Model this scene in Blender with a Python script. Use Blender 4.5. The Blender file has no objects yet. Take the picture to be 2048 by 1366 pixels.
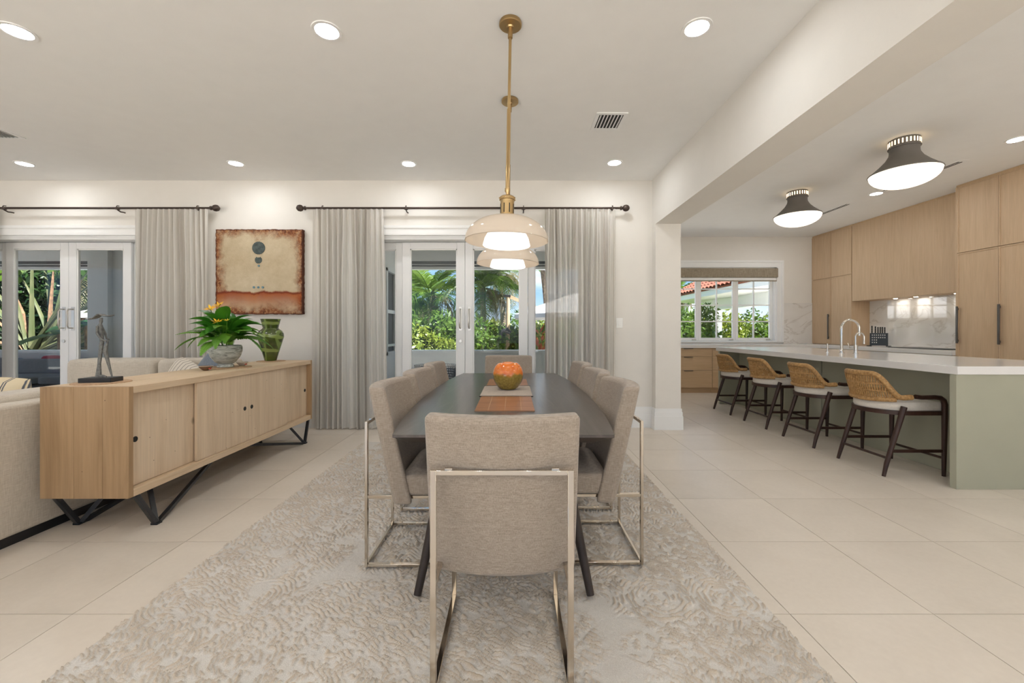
import bpy, bmesh, math, random
import numpy as np
from mathutils import Vector, Matrix, Euler
R = math.radians
random.seed(7); np.random.seed(7)
S = bpy.context.scene
COL = S.collection

# ------------------------------------------------------------------ camera
F, CX, CY, H = 830.0, 1026.0, 661.0, 1.2        # pinhole of the 2048x1366 photograph
cam = bpy.data.cameras.new('camera'); camo = bpy.data.objects.new('camera', cam); COL.objects.link(camo)
cam.sensor_width = 36.0; cam.lens = F / 2048 * 36.0
cam.shift_x = -(CX - 1024) / 2048; cam.shift_y = -(683 - CY) / 2048
cam.clip_start = 0.02; cam.clip_end = 300
camo.location = (0, 0, H); camo.rotation_euler = (R(90), 0, 0)
S.camera = camo
def PX(px, Y): return (px - CX) * Y / F
def PZ(py, Y): return H - (py - CY) * Y / F

# ------------------------------------------------------------------ view + world + sun
S.view_settings.view_transform = 'Standard'; S.view_settings.look = 'None'
S.view_settings.exposure = 1.2; S.view_settings.gamma = 1.0
S.view_settings.use_curve_mapping = False
S.cycles.use_denoising = True
S.cycles.max_bounces = 10; S.cycles.diffuse_bounces = 6; S.cycles.glossy_bounces = 4
S.cycles.transparent_max_bounces = 16; S.cycles.sample_clamp_indirect = 6.0
S.cycles.caustics_reflective = False; S.cycles.caustics_refractive = False
w = bpy.data.worlds.new('sky'); S.world = w; w.use_nodes = True
nt = w.node_tree; nt.nodes.clear()
tcw = nt.nodes.new('ShaderNodeTexCoord'); sep = nt.nodes.new('ShaderNodeSeparateXYZ'); nt.links.new(tcw.outputs['Generated'], sep.inputs[0])
rw = nt.nodes.new('ShaderNodeValToRGB'); nt.links.new(sep.outputs[2], rw.inputs[0])     # clear tropical sky by elevation
el = rw.color_ramp.elements
for _ in range(3): el.new(.5)
for e_, (p_, c_) in zip(el, ((0, (.50, .52, .50)), (.01, (.66, .78, .90)), (.09, (.34, .57, .88)), (.30, (.24, .46, .84)), (1, (.15, .34, .75)))): e_.position = p_; e_.color = (*c_, 1)
cl = nt.nodes.new('ShaderNodeTexNoise'); cl.inputs['Scale'].default_value = 3.2; cl.inputs['Detail'].default_value = 7
mpw = nt.nodes.new('ShaderNodeMapping'); mpw.inputs['Scale'].default_value = (1, 1, 3.5); nt.links.new(tcw.outputs['Generated'], mpw.inputs[0]); nt.links.new(mpw.outputs[0], cl.inputs['Vector'])
rc = nt.nodes.new('ShaderNodeValToRGB'); nt.links.new(cl.outputs['Fac'], rc.inputs[0])
rc.color_ramp.elements[0].position = .50; rc.color_ramp.elements[0].color = (0, 0, 0, 1); rc.color_ramp.elements[1].position = .68; rc.color_ramp.elements[1].color = (.85, .85, .85, 1)
mw = nt.nodes.new('ShaderNodeMix'); mw.data_type = 'RGBA'; nt.links.new(rc.outputs[0], mw.inputs[0]); nt.links.new(rw.outputs[0], mw.inputs[6]); mw.inputs[7].default_value = (.92, .95, 1, 1)
bg = nt.nodes.new('ShaderNodeBackground'); bg.inputs['Strength'].default_value = 0.60
wo = nt.nodes.new('ShaderNodeOutputWorld')
nt.links.new(mw.outputs[2], bg.inputs[0]); nt.links.new(bg.outputs[0], wo.inputs[0])
sl = bpy.data.lights.new('sun', 'SUN'); sl.energy = 11.0; sl.angle = R(0.6); sl.color = (1, .97, .92)
so = bpy.data.objects.new('sun', sl); COL.objects.link(so)
so.rotation_euler = Vector((-.62, .34, -1.0)).to_track_quat('-Z', 'Y').to_euler(); so.location = (6, -8, 14)

# ------------------------------------------------------------------ material helpers
MATS = {}
def srgb(r, g, b):
    f = lambda c: (c/255/12.92) if c/255 <= .04045 else ((c/255+.055)/1.055)**2.4
    return (f(r), f(g), f(b))
def new_mat(name):
    m = bpy.data.materials.new(name); m.use_nodes = True; m.node_tree.nodes.clear(); MATS[name] = m
    return m, m.node_tree
def N(nt, t, **kw):
    n = nt.nodes.new('ShaderNode' + t)
    for k, v in kw.items():
        if k.startswith('i_'):
            key = k[2:].replace('_', ' ')
            n.inputs[int(key) if key.isdigit() else key].default_value = v
        else: setattr(n, k, v)
    return n
def L(nt, a, b): nt.links.new(a, b)
def bsdf(nt, col=None, rough=.5, metal=0, spec=.5, **kw):
    p = N(nt, 'BsdfPrincipled'); o = N(nt, 'OutputMaterial')
    if col is not None: p.inputs['Base Color'].default_value = (*col[:3], 1)
    p.inputs['Roughness'].default_value = rough; p.inputs['Metallic'].default_value = metal
    p.inputs['Specular IOR Level'].default_value = spec
    for k, v in kw.items(): p.inputs[k.replace('_', ' ')].default_value = v
    L(nt, p.outputs[0], o.inputs[0])
    return p
def coords(nt, scale=(1, 1, 1), rand=True):
    tc = N(nt, 'TexCoord'); mp = N(nt, 'Mapping'); mp.inputs['Scale'].default_value = scale
    if rand:
        oi = N(nt, 'ObjectInfo'); ml = N(nt, 'Math', operation='MULTIPLY', i_1=37.0); L(nt, oi.outputs['Random'], ml.inputs[0])
        ad = N(nt, 'VectorMath', operation='ADD'); L(nt, tc.outputs['Object'], ad.inputs[0]); L(nt, ml.outputs[0], ad.inputs[1])
        L(nt, ad.outputs[0], mp.inputs[0])
    else: L(nt, tc.outputs['Object'], mp.inputs[0])
    return mp.outputs[0]
def noise(nt, vec, scale=5, detail=4, rough=.5, dist=0):
    n = N(nt, 'TexNoise'); L(nt, vec, n.inputs['Vector'])
    n.inputs['Scale'].default_value = scale; n.inputs['Detail'].default_value = detail
    n.inputs['Roughness'].default_value = rough; n.inputs['Distortion'].default_value = dist
    return n.outputs['Fac']
def ramp(nt, fac, stops):
    r = N(nt, 'ValToRGB'); L(nt, fac, r.inputs[0]); e = r.color_ramp.elements
    while len(e) < len(stops): e.new(.5)
    for el, (p, c) in zip(e, stops): el.position = p; el.color = (*c[:3], 1)
    return r.outputs[0]
def mixc(nt, fac, a, b, mode='MIX'):
    m = N(nt, 'Mix', data_type='RGBA', blend_type=mode)
    for s, k in ((fac, 0), (a, 6), (b, 7)):
        if isinstance(s, (int, float)): m.inputs[k].default_value = s
        elif isinstance(s, tuple): m.inputs[k].default_value = (*s[:3], 1)
        else: L(nt, s, m.inputs[k])
    return m.outputs[2]
def bump(nt, p, h, strength=.3, dist=.01):
    b = N(nt, 'Bump'); b.inputs['Strength'].default_value = strength; b.inputs['Distance'].default_value = dist
    L(nt, h, b.inputs['Height']); L(nt, b.outputs[0], p.inputs['Normal'])
def plain(name, col, rough=.5, metal=0, nscale=0, namt=.06, bmp=0, spec=.5, **kw):
    m, nt = new_mat(name); p = bsdf(nt, col, rough, metal, spec, **kw)
    v = coords(nt); n = noise(nt, v, nscale or 6, 4)
    a = tuple(c*(1-namt) for c in col); b = tuple(min(1, c*(1+namt)) for c in col)
    L(nt, ramp(nt, n, [(.3, a), (.7, b)]), p.inputs['Base Color'])
    if bmp: bump(nt, p, noise(nt, v, bmp, 5), .15, .004)
    return m
def wood(name, c1, c2, c3, long='Z', rough=.5, scale=1.0, knots=False, bmp=.12, spec=.4):
    m, nt = new_mat(name); p = bsdf(nt, c1, rough, 0, spec)
    s = {'X': (1.0, 9, 9), 'Y': (9, 1.0, 9), 'Z': (9, 9, .9)}[long]; s = tuple(k*scale for k in s)
    v = coords(nt, s); n1 = noise(nt, v, 1.6, 6, .6, 1.1)
    s2 = {'X': (3, 130, 130), 'Y': (130, 3, 130), 'Z': (130, 130, 3)}[long]
    n2 = noise(nt, coords(nt, tuple(k*scale for k in s2)), 1, 3, .6)
    c = ramp(nt, n1, [(.3, c1), (.5, c2), (.72, c3)])
    c = mixc(nt, .22, c, ramp(nt, n2, [(.35, tuple(k*.72 for k in c1)), (.65, tuple(min(1, k*1.1) for k in c2))]))
    if knots:
        vo = N(nt, 'TexVoronoi'); vo.inputs['Scale'].default_value = 3.4
        L(nt, coords(nt, {'Z': (1, 1, .7), 'Y': (1, .7, 1), 'X': (.7, 1, 1)}[long]), vo.inputs['Vector'])
        k = ramp(nt, vo.outputs['Distance'], [(.03, (1, 1, 1)), (.085, (0, 0, 0))])
        c = mixc(nt, k, c, tuple(q*.42 for q in c1))
        vo2 = N(nt, 'TexVoronoi'); vo2.inputs['Scale'].default_value = 13
        L(nt, coords(nt), vo2.inputs['Vector'])
        k2 = ramp(nt, vo2.outputs['Distance'], [(.028, (1, 1, 1)), (.05, (0, 0, 0))])
        c = mixc(nt, k2, c, tuple(q*.25 for q in c1))
    L(nt, c, p.inputs['Base Color']); bump(nt, p, n2, bmp, .003)
    return m
def fabric(name, dark, light, sc=1.0, rough=.9, bmp=.35):
    m, nt = new_mat(name); p = bsdf(nt, light, rough, 0, .2); p.inputs['Sheen Weight'].default_value = .25
    tc = N(nt, 'TexCoord')
    def st(s):
        mp = N(nt, 'Mapping'); mp.inputs['Scale'].default_value = tuple(k*sc for k in s); L(nt, tc.outputs['Object'], mp.inputs[0])
        return noise(nt, mp.outputs[0], 1, 3, .6)
    a = st((26, 26, 420)); b = st((420, 420, 22)); c = st((5, 5, 5))
    mx = N(nt, 'Math', operation='ADD'); L(nt, a, mx.inputs[0]); L(nt, b, mx.inputs[1])
    hf = N(nt, 'Math', operation='MULTIPLY', i_1=.5); L(nt, mx.outputs[0], hf.inputs[0])
    col = ramp(nt, hf.outputs[0], [(.40, dark), (.60, light)])
    col = mixc(nt, .12, col, ramp(nt, c, [(.3, dark), (.7, light)]))
    L(nt, col, p.inputs['Base Color']); bump(nt, p, hf.outputs[0], bmp, .003)
    return m
def emit(name, col, strength):
    m, nt = new_mat(name); e = N(nt, 'Emission'); e.inputs[0].default_value = (*col, 1); e.inputs[1].default_value = strength
    o = N(nt, 'OutputMaterial'); L(nt, e.outputs[0], o.inputs[0]); return m
def glass(name, tint=(.97, .985, .98)):
    m, nt = new_mat(name); t = N(nt, 'BsdfTransparent'); t.inputs[0].default_value = (*tint, 1)
    g = N(nt, 'BsdfGlossy'); g.inputs['Roughness'].default_value = .02; g.inputs[0].default_value = (.8, .85, .88, 1)
    lw = N(nt, 'LayerWeight'); lw.inputs[0].default_value = .5
    pw = N(nt, 'Math', operation='POWER', i_1=4.0); L(nt, lw.outputs['Facing'], pw.inputs[0])
    fr = N(nt, 'Math', operation='MULTIPLY_ADD', i_1=.6, i_2=.02); L(nt, pw.outputs[0], fr.inputs[0])
    mx = N(nt, 'MixShader'); L(nt, fr.outputs[0], mx.inputs[0]); L(nt, t.outputs[0], mx.inputs[1]); L(nt, g.outputs[0], mx.inputs[2])
    o = N(nt, 'OutputMaterial'); L(nt, mx.outputs[0], o.inputs[0]); return m
def leafmat(name, c1, c2, trans=.35, rough=.45):
    m, nt = new_mat(name); p = bsdf(nt, c1, rough, 0, .4)
    v = coords(nt); c = ramp(nt, noise(nt, v, 3.5, 3), [(.3, c1), (.7, c2)]); L(nt, c, p.inputs['Base Color'])
    t = N(nt, 'BsdfTranslucent'); L(nt, mixc(nt, .5, c, tuple(min(1, k*1.5) for k in c2)), t.inputs[0])
    mx = N(nt, 'MixShader', i_0=trans); L(nt, p.outputs[0], mx.inputs[1]); L(nt, t.outputs[0], mx.inputs[2])
    o = [n for n in nt.nodes if n.type == 'OUTPUT_MATERIAL'][0]; L(nt, mx.outputs[0], o.inputs[0]); return m

# ------------------------------------------------------------------ materials
plain('wall_paint', (.77, .745, .70), .75, bmp=90, namt=.012, spec=.2)
plain('ceiling_paint', (.86, .86, .85), .8, namt=.01, spec=.15)
plain('white_trim', (.86, .865, .86), .35, namt=.01)
plain('porch_paint', (.86, .855, .84), .7, namt=.02)
plain('door_white', (.83, .84, .85), .35, namt=.01)
plain('black_steel', (.018, .02, .024), .38, 0, namt=.1)
plain('chrome', (.72, .66, .58), .12, 1.0, namt=.02)
plain('polished_nickel', (.72, .70, .67), .10, 1.0, namt=.02)
plain('brushed_nickel', (.62, .60, .56), .3, 1.0, namt=.03)
plain('brass', (.50, .35, .17), .36, 1.0, namt=.05)
plain('bronze', (.075, .055, .045), .45, .6, namt=.1)
plain('lamp_bronze', (.17, .158, .145), .6, .0, namt=.06)
plain('handle_metal', (.16, .155, .15), .35, .9, namt=.05)
plain('green_paint', (.40, .402, .312), .5, namt=.02)
plain('quartz', (.80, .79, .785), .12, namt=.012, spec=.5)
plain('black_plastic', (.012, .012, .013), .4)
plain('dark_slate', (.035, .045, .055), .5)
plain('white_plastic', (.88, .88, .86), .4, namt=.01)
plain('cushion_cream', (.66, .62, .56), .85, nscale=60, namt=.05, bmp=400)
plain('wicker_dark', (.022, .024, .028), .55, nscale=120, namt=.4, bmp=160)
plain('patio_grey', (.20, .22, .25), .9, nscale=40, namt=.08, bmp=300)
plain('red_cloth', (.35, .02, .05), .9)
plain('umbrella_white', (.60, .59, .61), .8, namt=.02)
plain('umbrella_wood', (.34, .25, .15), .6, namt=.1)
plain('cork', (.50, .33, .20), .85, nscale=90, namt=.2)
plain('sculpture_bronze', (.16, .16, .15), .6, .35, nscale=80, namt=.4, bmp=120)
plain('soil', (.05, .03, .02), .95, nscale=80, namt=.5, bmp=80)
plain('terracotta', (.24, .075, .042), .8, nscale=9, namt=.35, bmp=40)
plain('ground_green', (.10, .15, .04), .95, nscale=3, namt=.4)
plain('patio_floor', (.70, .66, .60), .7, namt=.1)
plain('bounce_stone', (.74, .70, .64), .8, namt=.05)  # pale so the added, unseen ground slabs bounce sunlight
plain('grout', (.50, .44, .37), .9)
plain('bark', (.20, .15, .11), .9, nscale=14, namt=.45, bmp=30)
plain('husk', (.17, .095, .05), .8, nscale=14, namt=.5, bmp=30)
plain('screen_grey', (.12, .125, .13), .7)
plain('shadow_slot', (.02, .02, .018), .8)
plain('bowl_cream', (.75, .68, .58), .35); plain('bowl_brown', (.22, .12, .07), .4); plain('bowl_red', (.50, .05, .03), .35)
plain('petal', (.95, .48, .02), .5, nscale=30, namt=.25)
plain('bud_yellow', (.75, .60, .05), .5)
plain('lime', (.55, .65, .05), .6)
plain('art_teal', (.065, .085, .08), .7, nscale=30, namt=.35, bmp=60)
plain('art_blue', (.12, .22, .26), .7, nscale=40, namt=.2)
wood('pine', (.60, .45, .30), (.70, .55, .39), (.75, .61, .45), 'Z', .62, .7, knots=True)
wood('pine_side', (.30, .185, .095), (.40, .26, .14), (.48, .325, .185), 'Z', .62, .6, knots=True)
wood('pine_top', (.60, .44, .28), (.68, .52, .35), (.73, .58, .42), 'Y', .55, 1.0)
wood('oak', (.55, .395, .25), (.60, .44, .29), (.64, .48, .325), 'Z', .5, .9, bmp=.05)
wood('oak_long', (.54, .38, .23), (.59, .425, .265), (.63, .465, .30), 'X', .5, .9, bmp=.05)
wood('table_wood', (.032, .023, .019), (.055, .040, .033), (.120, .092, .078), 'Y', .30, .9, bmp=.25, spec=.6)
MATS['table_wood'].node_tree.nodes['Principled BSDF'].inputs['Coat Weight'].default_value = .25
MATS['table_wood'].node_tree.nodes['Principled BSDF'].inputs['Coat Roughness'].default_value = .16
wood('table_leg', (.026, .018, .014), (.036, .025, .020), (.05, .035, .028), 'Z', .5, 1.5, bmp=.05)
wood('stool_wood', (.030, .013, .009), (.042, .018, .012), (.055, .025, .018), 'Z', .35, 1.5, bmp=.05)
wood('bamboo_mat', (.22, .085, .035), (.33, .14, .06), (.46, .22, .11), 'X', .3, 1.2)
fabric('chair_fabric', (.255, .208, .165), (.445, .375, .308), 1.5)
fabric('sofa_fabric', (.50, .44, .36), (.66, .60, .51), .8)
fabric('mat_fabric', (.34, .27, .21), (.44, .36, .29), 1.2)
fabric('blind_weave', (.20, .165, .12), (.42, .36, .27), .5)
fabric('blue_grey_cloth', (.12, .15, .19), (.24, .27, .31))
glass('window_glass')
emit('downlight_glow', (.965, .985, 1.0), 50)
emit('pendant_glow', (1, .93, .84), .95)
emit('lamp_glow', (1, .84, .64), 1.3)
emit('slot_glow', (1, .72, .40), 2.2)
emit('puck_glow', (1, .88, .72), 40)
leafmat('palm_leaf', (0.029, 0.075, 0.009), (0.116, 0.197, 0.023))
leafmat('palm_leaf_dry', (0.128, 0.099, 0.046), (0.174, 0.162, 0.081))
leafmat('hedge_leaf', (0.023, 0.064, 0.007), (0.093, 0.157, 0.017))
leafmat('hedge_leaf_light', (0.087, 0.139, 0.017), (0.209, 0.244, 0.035))
leafmat('dark_leaf', (0.005, 0.017, 0.005), (0.023, 0.058, 0.012), .2)
leafmat('banana_leaf', (0.009, 0.041, 0.017), (0.029, 0.093, 0.035), .25)
leafmat('fan_stem', (0.058, 0.081, 0.032), (0.116, 0.116, 0.058), .05)
leafmat('croton_leaf', (0.174, 0.009, 0.017), (0.319, 0.093, 0.017), .3)
leafmat('fern_leaf', (.05, .18, .015), (.16, .36, .035), .25)
leafmat('broad_leaf', (.02, .13, .012), (.08, .27, .02), .2, .3)

def tile_mat():
    m, nt = new_mat('tile'); p = bsdf(nt, (.7, .63, .54), .34, 0, .45)
    v = coords(nt); n = noise(nt, v, 2.2, 5, .6, .4)
    c = ramp(nt, n, [(.25, (.67, .60, .515)), (.55, (.72, .65, .565)), (.8, (.76, .69, .605))])
    c = mixc(nt, .12, c, ramp(nt, noise(nt, v, 40, 4), [(.3, (.52, .465, .40)), (.7, (.74, .68, .60))]))
    oi = N(nt, 'ObjectInfo'); g = ramp(nt, oi.outputs['Random'], [(0, (.93, .93, .93)), (1, (1, 1, 1))])
    L(nt, mixc(nt, 1.0, c, g, 'MULTIPLY'), p.inputs['Base Color'])
tile_mat()
def marble_mat():
    m, nt = new_mat('marble'); p = bsdf(nt, (.8, .8, .8), .03, 0, .9)
    v = coords(nt, (1, .8, 1.3), False)
    n = noise(nt, v, 1.3, 7, .55, 1.6)
    vein = ramp(nt, n, [(.465, (0, 0, 0)), (.495, (1, 1, 1)), (.525, (0, 0, 0))])
    n2 = noise(nt, v, 1.0, 4, .5, .6)
    base = ramp(nt, n2, [(.3, (.74, .72, .69)), (.7, (.86, .85, .83))])
    f = N(nt, 'Math', operation='MULTIPLY', i_1=.5); L(nt, vein, f.inputs[0])
    L(nt, mixc(nt, f.outputs[0], base, (.50, .46, .41)), p.inputs['Base Color'])
marble_mat()
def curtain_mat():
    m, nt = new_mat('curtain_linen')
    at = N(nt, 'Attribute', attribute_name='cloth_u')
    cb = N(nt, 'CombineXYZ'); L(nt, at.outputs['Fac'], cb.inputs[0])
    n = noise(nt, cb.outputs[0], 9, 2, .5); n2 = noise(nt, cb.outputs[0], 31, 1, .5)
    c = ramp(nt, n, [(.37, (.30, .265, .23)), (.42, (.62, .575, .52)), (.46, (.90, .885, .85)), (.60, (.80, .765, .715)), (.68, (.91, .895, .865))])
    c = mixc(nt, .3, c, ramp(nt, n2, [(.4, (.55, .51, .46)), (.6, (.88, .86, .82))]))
    d = N(nt, 'BsdfDiffuse'); L(nt, c, d.inputs[0])
    t = N(nt, 'BsdfTranslucent'); L(nt, c, t.inputs[0]); tr = N(nt, 'BsdfTransparent')
    m1 = N(nt, 'MixShader', i_0=.36); L(nt, d.outputs[0], m1.inputs[1]); L(nt, t.outputs[0], m1.inputs[2])
    m2 = N(nt, 'MixShader', i_0=.07); L(nt, m1.outputs[0], m2.inputs[1]); L(nt, tr.outputs[0], m2.inputs[2])
    o = N(nt, 'OutputMaterial'); L(nt, m2.outputs[0], o.inputs[0])
curtain_mat()
def rug_mat():
    m, nt = new_mat('rug_pile'); p = bsdf(nt, (.5, .4, .3), .95, 0, .1)
    at = N(nt, 'Attribute', attribute_name='pile')
    v = coords(nt, (1, 1, 1), False)
    hi = ramp(nt, noise(nt, v, 4, 3), [(.3, (.53, .44, .34)), (.7, (.65, .555, .445))])
    lo = ramp(nt, noise(nt, v, 2.5, 3), [(.35, (.60, .58, .55)), (.65, (.72, .705, .675))])
    c = mixc(nt, at.outputs['Fac'], lo, hi)
    n = noise(nt, v, 240, 3); c = mixc(nt, .22, c, ramp(nt, n, [(.3, (.36, .30, .24)), (.7, (.80, .74, .66))]))
    L(nt, c, p.inputs['Base Color']); bump(nt, p, n, .5, .004)
rug_mat()
def stripe_mat(name, base, dark, scale, axis=0):
    m, nt = new_mat(name); p = bsdf(nt, base, .9, 0, .2)
    tc = N(nt, 'TexCoord'); sp = N(nt, 'SeparateXYZ'); L(nt, tc.outputs['Object'], sp.inputs[0])
    ml = N(nt, 'Math', operation='MULTIPLY', i_1=scale); L(nt, sp.outputs[axis], ml.inputs[0])
    fr = N(nt, 'Math', operation='FRACT'); L(nt, ml.outputs[0], fr.inputs[0])
    c = ramp(nt, fr.outputs[0], [(.0, base), (.40, base), (.42, dark), (.47, dark), (.50, base), (.54, base), (.56, dark), (.61, dark), (.64, base)])
    L(nt, c, p.inputs['Base Color'])
stripe_mat('stripe_cloth', (.68, .58, .40), (.11, .12, .14), 11)
stripe_mat('stripe_cloth_fine', (.70, .64, .55), (.16, .14, .12), 22)
def rattan_mat():
    m, nt = new_mat('rattan'); p = bsdf(nt, (.45, .26, .1), .55, 0, .35)
    v = coords(nt); n = noise(nt, v, 55, 4, .6)
    L(nt, ramp(nt, n, [(.3, (.24, .125, .045)), (.55, (.42, .245, .095)), (.75, (.56, .36, .16))]), p.inputs['Base Color'])
    bump(nt, p, noise(nt, v, 220, 3), .4, .004)
rattan_mat()
def vase_mat():
    m, nt = new_mat('vase_green'); p = bsdf(nt, (.06, .1, .01), .08, 0, .6)
    p.inputs['Coat Weight'].default_value = .6
    tc = N(nt, 'TexCoord'); sp = N(nt, 'SeparateXYZ'); L(nt, tc.outputs['Object'], sp.inputs[0])
    w1 = noise(nt, tc.outputs['Object'], 5, 2)
    def bands(src, k, ph, lo, hi):
        a = N(nt, 'Math', operation='MULTIPLY_ADD', i_1=k, i_2=ph); L(nt, src, a.inputs[0])
        b = N(nt, 'Math', operation='MULTIPLY_ADD', i_1=.6); L(nt, w1, b.inputs[0]); L(nt, a.outputs[0], b.inputs[2])
        f = N(nt, 'Math', operation='FRACT'); L(nt, b.outputs[0], f.inputs[0])
        return ramp(nt, f.outputs[0], [(lo, (0, 0, 0)), (lo+.04, (1, 1, 1)), (hi-.04, (1, 1, 1)), (hi, (0, 0, 0))])
    h = bands(sp.outputs[2], 7.0, .35, .30, .55); vv = bands(sp.outputs[0], 9.0, .2, .32, .55)
    base = ramp(nt, noise(nt, tc.outputs['Object'], 9, 4), [(.3, (.022, .04, .004)), (.7, (.075, .115, .012))])
    c = mixc(nt, vv, base, (.16, .24, .045)); c = mixc(nt, h, c, (.22, .30, .07))
    L(nt, c, p.inputs['Base Color'])
vase_mat()
def orb_mat():
    m, nt = new_mat('orb_glaze'); p = bsdf(nt, (.6, .3, .02), .10, 0, .6); p.inputs['Coat Weight'].default_value = .7
    tc = N(nt, 'TexCoord'); sp = N(nt, 'SeparateXYZ'); L(nt, tc.outputs['Object'], sp.inputs[0])
    n = noise(nt, tc.outputs['Object'], 16, 6); a = N(nt, 'Math', operation='MULTIPLY_ADD', i_1=.06); L(nt, n, a.inputs[0]); L(nt, sp.outputs[2], a.inputs[2])
    low = ramp(nt, noise(nt, tc.outputs['Object'], 70, 4), [(.3, (.22, .15, .022)), (.7, (.36, .26, .05))])
    hi = ramp(nt, noise(nt, tc.outputs['Object'], 20, 4), [(.3, (.72, .14, .005)), (.7, (.85, .24, .012))])
    f = ramp(nt, a.outputs[0], [(.135, (0, 0, 0)), (.155, (1, 1, 1))])
    L(nt, mixc(nt, f, low, hi), p.inputs['Base Color'])
orb_mat()
def pot_mat():
    m, nt = new_mat('pot_ceramic'); p = bsdf(nt, (.4, .42, .38), .35, 0, .5)
    v = coords(nt, (1, 1, 4), False); n = noise(nt, v, 14, 6, .65, .8)
    L(nt, ramp(nt, n, [(.33, (.14, .14, .125)), (.48, (.40, .42, .385)), (.65, (.62, .64, .60))]), p.inputs['Base Color']); bump(nt, p, n, .5, .006)
pot_mat()
def art_mat():
    m, nt = new_mat('art_canvas'); p = bsdf(nt, (.6, .5, .35), .7, 0, .3)
    tc = N(nt, 'TexCoord'); sp = N(nt, 'SeparateXYZ'); L(nt, tc.outputs['Object'], sp.inputs[0])
    X, Z = sp.outputs[0], sp.outputs[2]; o = tc.outputs['Object']
    n1 = noise(nt, o, 4, 6, .65, .4); n2 = noise(nt, o, 34, 6, .75, .6); n3 = noise(nt, o, 2.2, 3)
    def math(op, a, b=None, c=None):
        q = N(nt, 'Math', operation=op)
        for i, s in enumerate((a, b, c)):
            if s is None: continue
            if isinstance(s, (int, float)): q.inputs[i].default_value = s
            else: L(nt, s, q.inputs[i])
        return q.outputs[0]
    ex = math('SUBTRACT', .53, math('ABSOLUTE', X)); ez = math('SUBTRACT', .52, math('ABSOLUTE', Z))
    edge = math('MINIMUM', ex, ez)
    e = math('ADD', math('MULTIPLY', edge, 4.0), math('MULTIPLY', math('SUBTRACT', n1, .5), 1.5))
    cream = ramp(nt, n3, [(.3, (.46, .36, .22)), (.7, (.62, .53, .38))])
    cream = mixc(nt, .3, cream, ramp(nt, noise(nt, o, 11, 6, .7), [(.3, (.38, .29, .17)), (.7, (.68, .58, .43))]))
    rust = ramp(nt, n2, [(.32, (.085, .028, .012)), (.5, (.25, .085, .03)), (.68, (.50, .30, .14))])
    c = mixc(nt, ramp(nt, e, [(.06, (0, 0, 0)), (.50, (1, 1, 1))]), rust, cream)
    zz = math('ADD', Z, math('MULTIPLY', math('SUBTRACT', n1, .5), .12))
    red = ramp(nt, n1, [(.3, (.30, .05, .012)), (.7, (.44, .13, .02))])
    b1 = ramp(nt, zz, [(0, (0, 0, 0)), (1, (0, 0, 0))])
    mr = N(nt, 'MapRange'); L(nt, zz, mr.inputs[0]); mr.inputs[1].default_value = -.54; mr.inputs[2].default_value = 0
    band = ramp(nt, mr.outputs[0], [(.10, (0, 0, 0)), (.38, (.75, .75, .75)), (.52, (1, 1, 1)), (.58, (0, 0, 0))])
    c = mixc(nt, band, c, red)
    line = ramp(nt, mr.outputs[0], [(.48, (0, 0, 0)), (.53, (.85, .85, .85)), (.56, (0, 0, 0))])
    c = mixc(nt, line, c, (.13, .012, .006))
    rim = ramp(nt, math('ADD', edge, math('MULTIPLY', math('SUBTRACT', n2, .5), .05)), [(.004, (1, 1, 1)), (.02, (0, 0, 0))])
    c = mixc(nt, rim, c, (.09, .026, .012))
    L(nt, c, p.inputs['Base Color']); bump(nt, p, n2, .6, .01)
art_mat()
def dome_mat():
    m, nt = new_mat('opal_glass'); p = bsdf(nt, (.80, .72, .62), .08, 0, .5)
    v = coords(nt); L(nt, ramp(nt, noise(nt, v, 2, 2), [(.3, (.76, .69, .60)), (.7, (.80, .74, .66))]), p.inputs['Base Color'])
    t = N(nt, 'BsdfTranslucent'); t.inputs[0].default_value = (.9, .78, .62, 1)
    mx = N(nt, 'MixShader', i_0=.30); L(nt, p.outputs[0], mx.inputs[1]); L(nt, t.outputs[0], mx.inputs[2])
    o = [n for n in nt.nodes if n.type == 'OUTPUT_MATERIAL'][0]; L(nt, mx.outputs[0], o.inputs[0])
dome_mat()

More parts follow.
